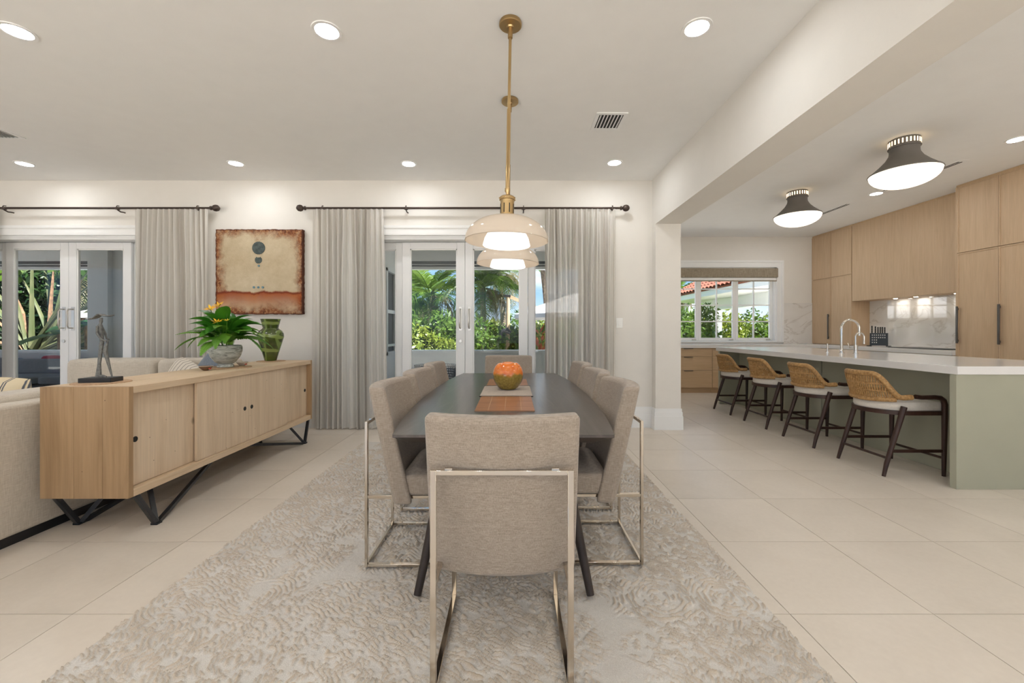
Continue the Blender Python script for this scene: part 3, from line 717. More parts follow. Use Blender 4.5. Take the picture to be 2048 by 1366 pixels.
# left garden: fan palm, banana leaves, dark hedge
fp = thing('traveller_palm', 'large fan palm with spreading green stems behind left porch', 'palm tree', (PX(88, 10.2), 10.2, -.16))
MB().tube([(.05, .1, -.1), (0, 0, .6), (-.02, 0, 1.1)], [.26, .22, .16], 9).build('trunk', 'husk', fp, smooth=True)
rnd = random.Random(9)
for i in range(46):
    a = R(-80+160*(i % 23)/22)+rnd.uniform(-.05, .05); l = 2.5+rnd.uniform(-.3, .3); b0 = .45+.55*rnd.random(); y0 = rnd.uniform(-.3, .3)
    pts = []
    for k in range(8):
        t = k/7; aa = a*(1+.35*t); pts.append((math.sin(a)*.08+math.sin(aa)*l*t, y0, b0+math.cos(aa)*l*t*(1-.12*t)))
    st = MB().tube(pts, [.075-.05*k/7 for k in range(8)], 6, flat=.6).build('stem', 'husk' if rnd.random() < .1 else 'fan_stem', fp, smooth=True)
    e = Vector(pts[-1]); d = (e-Vector(pts[-2])).normalized(); nrm = Vector((0, 1, 0)); sd = d.cross(nrm)
    bl_ = MB()
    for k in range(9):
        q = e+d*(k*.17); wv = .30*math.sin(math.pi*(.12+.8*k/9)); dd = Vector((0, -.05, -.10))
        for sg in (1, -1): bl_.add([q, q+d*.15, q+d*.16+sd*sg*wv+dd, q+d*.05+sd*sg*wv*.95+dd], [(0, 1, 2, 3)])
    bl_.build('blade', 'palm_leaf', st)
def banana(px, py, Y, ln, az, tilt, label, seed):
    t = thing('banana_plant', label, 'plant', (PX(px, Y), Y, -.16)); top = PZ(py, Y)+.16
    MB().tube([(0, 0, 0), (.03, 0, top*.6), (0, 0, top)], [.07, .05, .03], 8).build('stalk', 'husk', t, smooth=True)
    for k, (a2, tl) in enumerate(((az, tilt), (az+2.2, .5), (az-2.0, .9))):
        g = MB()
        def fn(u, v):
            x = u*ln; wv = ln*.24*math.sin(math.pi*min(1, .06+.94*u))**.7; b = 2*v-1
            return (x, b*wv, x*math.sin(tl)*1.1-.55*x*x/ln-.10*abs(b)*wv*2+.012*math.sin(u*50))
        g.grid(fn, 14, 6); o = g.build('leaf', 'banana_leaf', t, loc=(0, 0, top), smooth=True); o.rotation_euler = (0, 0, a2)
banana(118, 668, 9.2, .95, R(205), .1, 'broad glossy banana leaves in front of the fan palm', 1)
banana(172, 650, 9.6, .8, R(190), .3, 'banana leaf below the white umbrella canopy', 2)
banana(20, 640, 11.2, .9, R(20), .6, 'banana plant left of the fan palm stems', 3)
for i, (px, Y, rx, rz) in enumerate([(-60, 13.5, 1.6, 2.6), (40, 13.2, 1.5, 2.7), (130, 13.4, 1.5, 2.8), (215, 13.6, 1.6, 2.5), (300, 13.8, 1.7, 2.5), (-160, 14, 1.9, 2.4)]):
    shrub(['dark hedge tree at far left of the garden', 'dark leafy tree behind the fan palm', 'dark tree between fan palm and umbrella', 'dark tree behind the left umbrella canopy', 'dark tree hidden behind the left curtain', 'dark outermost tree beyond the left porch'][i], (PX(px, Y), Y, -.16), (rx, .9, rz), 'dark_leaf', 5200, .15, 60+i, 'tree', 'tree')
palm('dark feathery palm behind the left umbrella', (PX(175, 11.8), 11.8, -.16), (PX(205, 11.8), 11.8, 2.6), 20, 21, 1.8)
# porch furniture
ws = thing('wicker_sofa', 'dark wicker porch sofa with grey cushions behind left doors', 'sofa', (-8.9, 7.25, -.03))
MB().box(-2.3, 2.4, -.50, .45, .05, .34).box(-2.3, 2.4, .30, .48, .34, .66).box(2.22, 2.4, -.50, .45, .34, .60).build('wicker_frame', 'wicker_dark', ws, bevel=.03)
for k in range(4):
    a = -2.2+1.1*k; softbox(a+.01, a+1.09, -.50, .25, .345, .47).build('seat_cushion', 'patio_grey', ws, subd=1)
    softbox(a+.03, a+1.07, .08, .29, .47, .74+.02*(k % 2)).build('back_cushion', 'patio_grey', ws, subd=1, rot=(R(-6), 0, 0))
tag(pillow(.42, .42, .14).build('throw_pillow', 'red_cloth', None, loc=(-8.35, 7.50, .545), rot=(R(-14), 0, 0), smooth=True), 'dark red pillow at the back of the wicker porch sofa', 'pillow')
wc = thing('wicker_chair', 'dark woven porch chair seen past the left dining chairs', 'chair', (PX(872, 6.25), 6.25, -.03), (0, 0, R(10)))
m = MB()
for i in range(25):
    a = R(15+150*i/24); x, y = .31*math.cos(a), .05+.30*math.sin(a)
    m.tube([(x*.86, y*.86, .40), (x, y, .56), (x*1.08, y*1.08, .70)], .008, 5)
for j in range(9):
    f = j/8; z = .40+.30*f; s_ = .86+.22*f; m.tube([(.31*s_*math.cos(R(15+150*i/16)), .05*s_+.30*s_*math.sin(R(15+150*i/16)), z) for i in range(17)], .009, 5)
m.build('woven_back', 'wicker_dark', wc, smooth=True)
MB().lathe([(0, .36), (.27, .36), (.29, .38), (.27, .40), (0, .40)], 24).build('seat', 'wicker_dark', wc, smooth=True)
for a in (45, 135, 225, 315): MB().cyl((.2*math.cos(R(a)), .2*math.sin(R(a)), .36), (.26*math.cos(R(a)), .26*math.sin(R(a)), 0), .014, .011, 8).build('leg', 'wicker_dark', wc, smooth=True)

# neighbouring wing seen through the kitchen window
wing = thing('house_wing', 'white house wing with red tiled roof outside kitchen window', 'building', (6.5, 0, 0))
MB().box(0, .14, 9.6, 17.2, 2.36, 2.50).box(-.03, .12, 9.6, 17.2, 2.50, 2.55).build('fascia', 'white_trim', wing)
MB().add([(.1, 9.6, 2.37), (.1, 17.1, 2.37), (1.0, 17.1, 2.30), (1.0, 9.6, 2.30), (.1, 9.6, 2.41), (.1, 17.1, 2.41), (1.0, 17.1, 2.36), (1.0, 9.6, 2.36)], [(0,1,2,3),(4,5,6,7),(0,1,5,4),(1,2,6,5),(2,3,7,6),(3,0,4,7)]).build('soffit', 'porch_paint', wing)
MB().box(.8, 1.05, 9.6, 16.6, 1.95, 2.32).build('beam', 'white_trim', wing)
po = MB().box(.72, 1.06, 15.0, 15.34, -.16, 2.32).build('post', 'white_trim', wing); MB().box(.70, 1.08, 14.98, 15.36, 1.92, 1.99).build('post_cap', 'white_trim', po)
rf = MB().add([(-.05, 9.5, 2.55), (-.05, 17.3, 2.55), (4.5, 17.3, 5.0), (4.5, 9.5, 5.0)], [(0, 1, 2, 3)]).build('roof', 'terracotta', wing, solid=.05)
sl_ = math.atan2(2.45, 4.55); ux = Vector((math.cos(sl_), 0, math.sin(sl_)))
rt = None
for r_ in range(9):
    for c in range(30):
        p = Vector((-.09, 9.6+c*.255, 2.58))+ux*(r_*.32)
        if rt is None:
            g = MB(); g.grid(lambda u, v: ((u)*.36, (v-.5)*.25, .055*math.sin(math.pi*v)+.02*(1-u)), 1, 5)
            rt = g.build('roof_tile', 'terracotta', rf, smooth=True); o = rt
        else: o = rt.copy(); COL.objects.link(o)
        o.location = p; o.rotation_euler = (0, -sl_, 0)
wl = thing('wall_lamp', 'black crescent wall lamp on the white post outside', 'lamp', (6.5+.62, 14.95, PZ(632, 14.9)))
MB().lathe([(0, -.03), (.20, -.03), (.22, 0), (.20, .03), (0, .03)], 24).build('plate', 'black_plastic', wl, rot=(R(90), 0, 0), smooth=True)
MB().lathe([(0, .02), (.15, .02), (.16, .05), (0, .09)], 20, (0, -.07, 0)).build('glass', 'white_plastic', wl, rot=(R(90), 0, 0), smooth=True)
for i, (px, Y, rx, rz, mt) in enumerate([(1345, 12.5, .9, 1.1, 'hedge_leaf'), (1385, 13.5, .9, 1.2, 'hedge_leaf'), (1450, 18.2, 1.3, 1.15, 'hedge_leaf_light'), (1500, 18.6, 1.3, 1.1, 'hedge_leaf'), (1550, 18.8, 1.3, 1.15, 'hedge_leaf_light'), (1420, 20, 1.4, 1.15, 'hedge_leaf_light'), (1600, 19, 1.4, 1.1, 'hedge_leaf')]):
    shrub(['dark green shrub at left edge of kitchen window', 'tall dark shrub left of the outside post', 'light green hedge shrub right of the outside post', 'green hedge shrub in the third window sash', 'yellow-green hedge shrub at right of kitchen window', 'far light green shrub behind the outside post', 'green hedge shrub hidden past the window casing'][i], (PX(px, Y), Y, -.16), (rx, .7, rz), mt, 2400, .10, 80+i)
palm('palm top against the sky at kitchen window left edge', (PX(1345, 24), 24, -.16), (PX(1352, 24), 24, 3.0), 16, 31, 1.8)

# ================================================================== CEILING FITTINGS
def downlight():
    t = thing('recessed_light', 'x', 'ceiling light')
    MB().lathe([(.066, -.001), (.070, -.006), (.088, -.006), (.090, 0)], 28).build('trim_ring', 'white_trim', t, smooth=True)
    MB().lathe([(0, -.0025), (.067, -.0025)], 28).build('lens', 'downlight_glow', t)
    return t
dl = downlight(); first = True
spots = [(-3.08, 2.58, 'round recessed ceiling light at the upper left corner'), (-1.155, 2.575, 'round recessed ceiling light left of the first pendant canopy'),
         (1.13, 2.55, 'round recessed ceiling light between pendant canopy and beam'), (-5.45, 4.63, 'recessed ceiling light above the sofa doors'),
         (-3.085, 4.62, 'recessed ceiling light above the painting'), (-1.165, 4.63, 'recessed ceiling light above the left dining curtain'),
         (1.125, 4.60, 'recessed ceiling light above the right dining curtain')]
for x, y, lab in spots:
    if first: dl.location = (x, y, ZC); dl['label'] = lab; first = False
    else: clone(dl, (x, y, ZC), (0, 0, 0), lab)
for x, y in ((-5.45, 2.58), (-3.08, .5), (-1.155, .5), (1.13, .5), (-5.45, .5), (-3.08, -1.6), (-1.155, -1.6), (1.13, -1.6)):  # extra unseen lights added on the ceiling grid to brighten the room
    c = clone(dl, (x, y, ZC), (0, 0, 0), 'added recessed ceiling light out of view, brightens the room'); c['group'] = 'added recessed lights out of view'
for x, y, lab in ((5.12, 5.85, 'recessed kitchen light between the two shaded ceiling lamps'), (5.09, 4.19, 'recessed kitchen light at the right edge above cabinets')):
    clone(dl, (x, y, ZK), (0, 0, 0), lab)
for x, y in ((5.1, 2.4), (3.2, 2.4), (5.1, .6), (3.2, .6), (5.12, 7.6), (2.75, 7.2)):  # extra unseen lights added to brighten the kitchen
    c = clone(dl, (x, y, ZK), (0, 0, 0), 'added recessed kitchen light out of view, brightens the kitchen'); c['group'] = 'added kitchen recessed lights out of view'
def vent(x, y, wx, wy, label, ns):
    t = thing('air_vent', label, 'vent', (x, y, ZC))
    m = MB(); fw = .03
    m.box(-wx/2, wx/2, -wy/2, -wy/2+fw, -.007, 0).box(-wx/2, wx/2, wy/2-fw, wy/2, -.007, 0).box(-wx/2, -wx/2+fw, -wy/2+fw, wy/2-fw, -.007, 0).box(wx/2-fw, wx/2, -wy/2+fw, wy/2-fw, -.007, 0)
    m.build('frame', 'white_trim', t); MB().box(-wx/2+fw, wx/2-fw, -wy/2+fw, wy/2-fw, -.0015, 0).build('duct', 'shadow_slot', t)
    iw = wx-2*fw
    for k in range(ns):
        a = -iw/2+iw*(k+.5)/ns; MB().add([(a-.003, -wy/2+fw, -.002), (a-.003, wy/2-fw, -.002), (a+.003, wy/2-fw, -.012), (a+.003, -wy/2+fw, -.012)], [(0, 1, 2, 3)]).build('slat', 'white_trim', t, solid=.0015)
vent(PX(1217, 3.69), 3.69, .27, .30, 'white ceiling air vent with dark slots right of pendants', 7)
vent(PX(-22, 3.87), 3.87, .34, .30, 'white ceiling air vent cut off at the left edge', 8)
for y0, y1, lab in ((6.33, 7.4, 'long black slot diffuser behind the far kitchen lamp'), (4.74, 5.7, 'long black slot diffuser behind the near kitchen lamp')):
    t = thing('slot_diffuser', lab, 'vent', (5.11, 0, ZK))
    MB().box(-.05, .05, y0-.05, y1+.05, -.004, 0).build('plate', 'ceiling_paint', t)
    for s_ in (-.018, .018): MB().box(s_-.009, s_+.009, y0, y1, -.006, -.003).build('slot', 'shadow_slot', t)

def pendant(x, y, lab, tilt):
    t = thing('pendant_lamp', lab, 'lamp', (x, y, ZC), (0, tilt, 0))
    MB().lathe([(0, 0), (.066, 0), (.068, -.004), (.068, -.020), (.064, -.024), (.022, -.026), (.018, -.034), (.016, -.034), (0, -.034)], 36).build('canopy', 'brass', t, smooth=True)
    MB().cyl((0, 0, -.034), (0, 0, -.095), .0145, n=16).build('ceiling_sleeve', 'brass', t, smooth=True)
    MB().cyl((0, 0, -.09), (0, 0, -.95), .0088, n=12).build('stem', 'brass', t, smooth=True)
    MB().lathe([(.0095, -.52), (.0115, -.525), (.0115, -.87), (.013, -.872), (.013, -1.0), (.0165, -1.002), (.0165, -1.02), (.010, -1.03), (.010, -1.05), (0, -1.05)], 16).build('lower_stem', 'brass', t, smooth=True)
    h = MB().lathe([(0, -1.045), (.020, -1.046), (.040, -1.052), (.047, -1.058), (.048, -1.074), (.0435, -1.076), (.0418, -1.085), (.0418, -1.18), (.038, -1.182), (0, -1.182)], 32).build('socket_housing', 'brass', t, smooth=True)
    for k in range(8):
        a = k*math.pi/4+.35; c, s_ = math.cos(a), math.sin(a)
        MB().bar((c*.0415, s_*.0415, -1.10), (c*.0415, s_*.0415, -1.155), .0055, .0035, (c, s_, 0)).build('vent_slot', 'shadow_slot', h)
        MB().cyl((c*.047, s_*.047, -1.066), (c*.053, s_*.053, -1.066), .0035, n=8).build('screw', 'brass', h)
    zt, zr = -1.175, -1.318; prof = []
    for k in range(15):
        u = k/14; prof.append((.038+(.250-.038)*math.sin(u*math.pi/2)**1.0*1.0, zt+(zr-zt)*(1-math.cos(u*math.pi/2))))
    inner = [(r_-.005 if r_ > .05 else r_-.002, z-.004) for r_, z in prof[::-1]]
    MB().lathe(prof+[(.252, zr-.003), (.248, zr-.006)]+inner[1:], 56).build('glass_dome', 'opal_glass', t, smooth=True)
    MB().lathe([(.03, zt-.012), (.075, zt-.05), (.110, zt-.09), (.132, zt-.13), (.143, zr-.030), (.139, zr-.033), (.10, zr-.018), (0, zr-.010)], 44).build('diffuser', 'pendant_glow', t, smooth=True)
    return t
pendant(PX(1021, 2.506), 2.506, 'brass stem pendant with opal glass dome nearest the camera', .018)
pendant(PX(1020, 3.35), 3.35, 'brass stem pendant with opal glass dome, farther and lower', .014)

def ceiling_lamp(y, lab):
    t = thing('ceiling_lamp', lab, 'lamp', (3.96, y, ZK))
    MB().lathe([(0, 0), (.122, 0), (.124, -.004), (.124, -.075), (.130, -.080), (.128, -.086), (.120, -.088)], 40).build('collar', 'lamp_bronze', t, smooth=True)
    s_ = MB()
    for k in range(26):
        a = k*2*math.pi/26; c, q = math.cos(a), math.sin(a)
        s_.bar((c*.1245, q*.1245, -.018), (c*.1245, q*.1245, -.062), .010, .002, (c, q, 0))
    s_.build('lit_slots', 'slot_glow', t)
    MB().lathe([(.118, -.086), (.118, -.125), (.122, -.15), (.150, -.20), (.20, -.255), (.265, -.315), (.288, -.330), (.290, -.338), (.284, -.342), (.262, -.325), (.19, -.26), (.14, -.21), (.112, -.15)], 48).build('shade', 'lamp_bronze', t, smooth=True)
    MB().lathe([(.282, -.340)]+[(.280*math.cos(u*math.pi/2/9), -.340-.14*math.sin(u*math.pi/2/9)) for u in range(10)], 44).build('diffuser', 'lamp_glow', t, smooth=True)
ceiling_lamp(4.20, 'dark flared ceiling lamp with glowing glass bowl, nearest')
ceiling_lamp(5.78, 'dark flared ceiling lamp with glowing glass bowl, farther toward window')

# ================================================================== CURTAINS
def curtain(label, px0, px1, seed, flare=.03, lean=0.0, zt=2.672):
    Yc = 5.045; x0, x1 = PX(px0, Yc), PX(px1, Yc); W = x1-x0; rng = np.random.default_rng(seed)
    nf = int(W/.062); nu = nf*14; nv = 26
    ph = np.cumsum(np.concatenate([[0], rng.uniform(.75, 1.25, nu)])); ph = ph/ph[-1]*nf*2*math.pi
    am = np.interp(np.arange(nu+1), np.linspace(0, nu, nf*2+1), rng.uniform(.55, 1.25, nf*2+1))
    m = MB(); cu = []
    jit = np.interp(np.arange(nu+1), np.linspace(0, nu, nf+1), rng.uniform(-.022, .022, nf+1))
    for j in range(nv+1):
        v = j/nv; z = .012+(zt-.012)*(1-v)
        top = max(0, 1-v/.055)
        a = .030+.014*v; fl = flare*v**1.5
        for i in range(nu+1):
            u = i/nu; x = x0-fl+(W+2*fl)*u+jit[i]*min(1, v*3)+lean*v**1.3*W
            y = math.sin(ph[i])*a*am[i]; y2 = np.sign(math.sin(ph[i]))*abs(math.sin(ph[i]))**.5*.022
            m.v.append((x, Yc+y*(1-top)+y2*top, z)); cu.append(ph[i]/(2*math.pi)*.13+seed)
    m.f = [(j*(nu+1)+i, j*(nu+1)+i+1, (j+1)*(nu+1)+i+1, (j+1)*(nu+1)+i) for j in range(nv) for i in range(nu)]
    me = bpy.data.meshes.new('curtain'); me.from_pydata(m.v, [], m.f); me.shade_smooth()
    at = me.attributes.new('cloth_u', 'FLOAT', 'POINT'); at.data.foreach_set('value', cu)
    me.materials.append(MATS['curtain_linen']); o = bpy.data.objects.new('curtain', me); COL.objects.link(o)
    tag(o, label, 'curtain', 'striped linen curtains')
curtain('striped linen curtain left of the painting by sofa doors', 270, 416, 1, .03, .02)
curtain('striped linen curtain right of the painting', 626, 767, 2, .02, .01)
curtain('striped linen curtain beside the wall switch', 1089, 1231, 3, .0, -.004)
curtain('striped linen curtain at the far left edge', -142, -8, 4, .02)
def rod(px0, px1, br, lab):
    Yr = 5.045; a, b = PX(px0, Yr), PX(px1, Yr); z = 2.688
    t = thing('curtain_rod', lab, 'curtain rod', (0, Yr, z))
    MB().cyl((a, 0, 0), (b, 0, 0), .0135, n=14).build('rod', 'bronze', t, smooth=True)
    for e, s_ in ((a, -1), (b, 1)):
        MB().lathe([(.0135, 0), (.024, .006), (.024, .02), (.014, .03), (.02, .036), (.036, .05), (.041, .072), (.036, .095), (.018, .112), (0, .116)], 20).build('finial', 'bronze', t, loc=(e, 0, 0), rot=(0, s_*R(90), 0), smooth=True)
    for p in br:
        x = PX(p, Yr); g = MB(); g.tube([(x, 0, -.02), (x, .04, -.035), (x, .075, -.03), (x, YW-Yr, -.03)], .008, 8); g.tube([(x, -.018, .0), (x, -.006, .026), (x, .02, .03)], .006, 6)
        g.lathe([(.0, -.012), (.024, -.012), (.024, .012), (0, .012)], 14, (x, 0, -.005)); g.build('bracket', 'bronze', t, smooth=True)
rod(612, 1240, (645, 812, 1047, 1225), 'bronze curtain rod with ball finials above dining doors')
rod(-146, 420, (8, 235, 395), 'bronze curtain rod with ball finials above sofa doors')

# ================================================================== PAINTING, SWITCH
art = thing('painting', 'square rust and cream abstract painting with two dark discs', 'painting', (PX(519.5, 5.1), 5.097, PZ(544, 5.1)))
nE = 40; edge = []
rnd = random.Random(3)
def jag(a, b): return [(a[0]+(b[0]-a[0])*k/nE+rnd.uniform(-.004, .004), a[1]+(b[1]-a[1])*k/nE+rnd.uniform(-.004, .004)) for k in range(nE)]
poly = jag((-.53, -.52), (.53, -.52))+jag((.53, -.52), (.53, .52))+jag((.53, .52), (-.53, .52))+jag((-.53, .52), (-.53, -.52))
n = len(poly); vs = [(x, -.012, z) for x, z in poly]+[(x, .045, z) for x, z in poly]
MB().add(vs, [tuple(range(n)), tuple(range(n, 2*n))[::-1]]+[(i, (i+1) % n, n+(i+1) % n, n+i) for i in range(n)]).build('canvas', 'art_canvas', art)
def mark(px, py, r_, teeth, amp, mat, name, notch=False):
    cx_, cz_ = (px-519.5)*5.1/F, -(py-544)*5.1/F; ps = []
    for k in range(72):
        a = 2*math.pi*k/72; rr = r_*(1+amp*math.cos(teeth*a))
        if notch and abs(a-math.pi/2) < .45: rr *= .72
        ps.append((cx_+rr*math.cos(a), cz_+rr*math.sin(a)))
    vs = [(x, -.018, z) for x, z in ps]+[(x, -.010, z) for x, z in ps]; n = 72
    MB().add(vs, [tuple(range(n)), tuple(range(n, 2*n))[::-1]]+[(i, (i+1) % n, n+(i+1) % n, n+i) for i in range(n)]).build(name, mat, art)
mark(519, 496.5, .078, 22, .025, 'art_teal', 'disc'); mark(518.7, 520.5, .043, 14, .07, 'art_teal', 'disc', True)
mark(519.3, 532, .013, 4, .1, 'art_blue', 'dot')
for p in (509.6, 518.5, 527.3): mark(p, 575, .014, 6, .08, 'art_blue', 'dot')
sw_ = thing('light_switch', 'white light switch plate beside the right curtain', 'switch', (PX(1239, YW), YW, PZ(646, YW)))
MB().box(-.040, .040, -.006, 0, -.062, .062).build('plate', 'white_plastic', sw_, bevel=.003)
MB().box(-.017, .017, -.011, -.006, -.033, .033).build('rocker', 'white_plastic', sw_, bevel=.002)

# ================================================================== RUG
def rug():
    x0, x1, y0, y1 = -1.600, 1.100, .80, 4.45; st = .0054
    nx, ny = int((x1-x0)/st), int((y1-y0)/st)
    gx_, gy_ = np.meshgrid(np.linspace(0, x1-x0, nx+1), np.linspace(0, y1-y0, ny+1))
    rng = np.random.default_rng(5)
    def vnoise(x, y, s, seed):
        r = np.random.default_rng(seed).random((64, 64)); fx, fy = x/s, y/s; ix, iy = np.floor(fx).astype(int), np.floor(fy).astype(int)
        tx, ty = fx-ix, fy-iy; tx = tx*tx*(3-2*tx); ty = ty*ty*(3-2*ty); g = lambda a, b: r[a % 64, b % 64]
        return (g(ix, iy)*(1-tx)+g(ix+1, iy)*tx)*(1-ty)+(g(ix, iy+1)*(1-tx)+g(ix+1, iy+1)*tx)*ty
    wx = gx_+.020*(vnoise(gx_, gy_, .034, 1)-.5)+.02*(vnoise(gx_, gy_, .09, 21)-.5); wy = gy_+.020*(vnoise(gx_, gy_, .034, 2)-.5)+.02*(vnoise(gx_, gy_, .09, 22)-.5)
    cell = .30; u = ((wx/cell) % 1-.5); vv = ((wy/cell) % 1-.5)
    r = np.sqrt(u*u+vv*vv)*cell; dia = (np.abs(u)+np.abs(vv))*cell; row = np.floor(wy/cell) % 3; wl = .022
    ring = np.where(row == 0, np.sin(r*2*np.pi/wl), np.where(row == 1, np.sin(dia*2*np.pi/(wl*1.15)), np.sin((np.abs(u)*cell+.035*np.abs(np.sin(vv*9)))*2*np.pi/wl)))
    cord = np.sin((wx*.55+wy)*2*np.pi/.019+4*vnoise(gx_, gy_, .06, 7))
    mixm = np.clip((vnoise(gx_, gy_, .26, 3)-.52)*5, 0, 1)
    h = ring*(1-mixm)+cord*mixm
    cut = np.clip((vnoise(gx_*1.0+.3*gy_, gy_, .019, 31)-.30)*6, 0, 1)
    h = np.clip(.35+.9*h, 0, 1)*cut*(.7+.5*vnoise(gx_, gy_, .012, 4))
    flat = np.clip((vnoise(gx_, gy_, .11, 11)*.55+vnoise(gx_, gy_, .42, 12)*.55-.75)*8, 0, 1)
    h = np.clip(h*(1-flat)+.12*vnoise(gx_, gy_, .010, 41)*flat, 0, 1)
    z = .004+.0115*h+.001*rng.random(h.shape)
    edge = np.minimum.reduce([gx_, x1-x0-gx_, gy_, y1-y0-gy_]); z = np.where(edge < st*.5, .0005, z)
    jx = np.where((gx_ < .001) | (gx_ > x1-x0-.001), rng.uniform(-.004, .004, h.shape), 0)
    V = np.stack([gx_+x0+jx, gy_+y0, z], -1).reshape(-1, 3)
    idx = np.arange((nx+1)*(ny+1)).reshape(ny+1, nx+1)
    Q = np.stack([idx[:-1, :-1], idx[:-1, 1:], idx[1:, 1:], idx[1:, :-1]], -1).reshape(-1, 4)
    me = bpy.data.meshes.new('area_rug'); me.vertices.add(len(V)); me.vertices.foreach_set('co', V.ravel())
    me.loops.add(Q.size); me.loops.foreach_set('vertex_index', Q.ravel()); me.polygons.add(len(Q))
    me.polygons.foreach_set('loop_start', np.arange(0, Q.size, 4)); me.update(calc_edges=True); me.shade_smooth()
    at = me.attributes.new('pile', 'FLOAT', 'POINT'); at.data.foreach_set('value', np.clip(h*1.3, 0, 1).ravel().astype(np.float32))
    me.materials.append(MATS['rug_pile']); o = bpy.data.objects.new('area_rug', me); COL.objects.link(o)
    tag(o, 'large beige carved pile rug under the dining table', 'rug')
rug()
ZR = .0165

# ================================================================== DINING TABLE
tb = thing('dining_table', 'long dark brown wooden dining table with splayed legs', 'table', (-.040, 2.99, ZR))
LT, ZT = 1.253, .747
def outline(inset):
    ps = []; n = 26
    for k in range(n+1):
        t = -1+2*k/n; y = t*(LT-inset); hw = (.545-.080*abs(t)**2.4)-inset; ps.append((hw, y))
    return ps+[(-x, y) for x, y in ps[::-1]]
m = MB(); lv = [(.0, ZT), (.0, ZT-.012), (.075, ZT-.052)]; n = len(outline(0))
for ins, z in lv: m.v += [(x, y, z) for x, y in outline(ins)]
und = MB(); und.v = m.v[n:]; m.v = m.v[:2*n]
sides = [(i, (i+1) % n, n+(i+1) % n, n+i) for i in range(n)]
m.f = sides+[tuple(range(n)), tuple(range(n, 2*n))[::-1]]; und.f = sides+[tuple(range(n, 2*n))[::-1]]
m.build('tabletop', 'table_wood', tb, smooth=True); und.build('underside', 'table_leg', tb, smooth=True)
m = MB().box(-.30, .30, -.95, -.87, ZT-.092, ZT-.0525).box(-.30, .30, .87, .95, ZT-.092, ZT-.0525).box(-.04, .04, -.87, .87, ZT-.092, ZT-.0525); m.build('under_frame', 'table_wood', tb)
for sx in (1, -1):
    for sy in (1, -1): MB().tube([(sx*.385, sy*1.145, .007), (sx*.26, sy*.92, ZT-.0525)], [.017, .032], 14).build('leg', 'table_leg', tb, smooth=True)
TT = ZR+ZT
def bamboo(y0, y1, lab):
    t = thing('bamboo_placemat', lab, 'placemat', (-.045, (y0+y1)/2, TT)); L_ = y1-y0; n = int(L_/.0155)
    s0 = None
    for k in range(n):
        y = -L_/2+(k+.5)*L_/n
        if s0 is None: s0 = MB().box(-.163, .163, -.0068, .0068, .0008, .005).build('slat', 'bamboo_mat', t, bevel=.0015, seg=1); o = s0
        else: o = s0.copy(); COL.objects.link(o)
        o.location = (0, y, 0)
    for x in (-.09, .0, .09): MB().box(x-.0012, x+.0012, -L_/2, L_/2, .0045, .0058).build('stitching', 'cork', t)
    MB().box(-.16, .16, -L_/2, L_/2, 0, .0010).build('backing', 'mat_fabric', t)
bamboo(2.235, 2.72, 'brown bamboo slat placemat in front of the orange vase')
bamboo(3.27, 3.70, 'brown bamboo slat placemat behind the orange vase')
mt = thing('fabric_placemat', 'taupe fabric placemat under the orange vase', 'placemat', (-.045, 2.99, TT))
MB().box(-.175, .175, -.255, .255, 0, .004).build('mat', 'mat_fabric', mt, bevel=.0015, seg=1)
for s_ in (-1, 1): MB().box(-.178, .178, s_*.255-.006, s_*.255+.006, 0, .006).build('end_bar', 'table_wood', mt, bevel=.001, seg=1)
orb = MB().lathe([(0, .0), (.050, .0), (.062, .004), (.088, .030), (.106, .065), (.1145, .105), (.109, .145), (.090, .180), (.068, .197), (.050, .199), (.036, .194), (.028, .180), (.0, .172)], 48).build('glazed_vase', 'orb_glaze', None, loc=(-.036, 3.05, TT+.005), smooth=True, subd=1)
tag(orb, 'round orange and gold glazed vase at the table centre', 'vase')

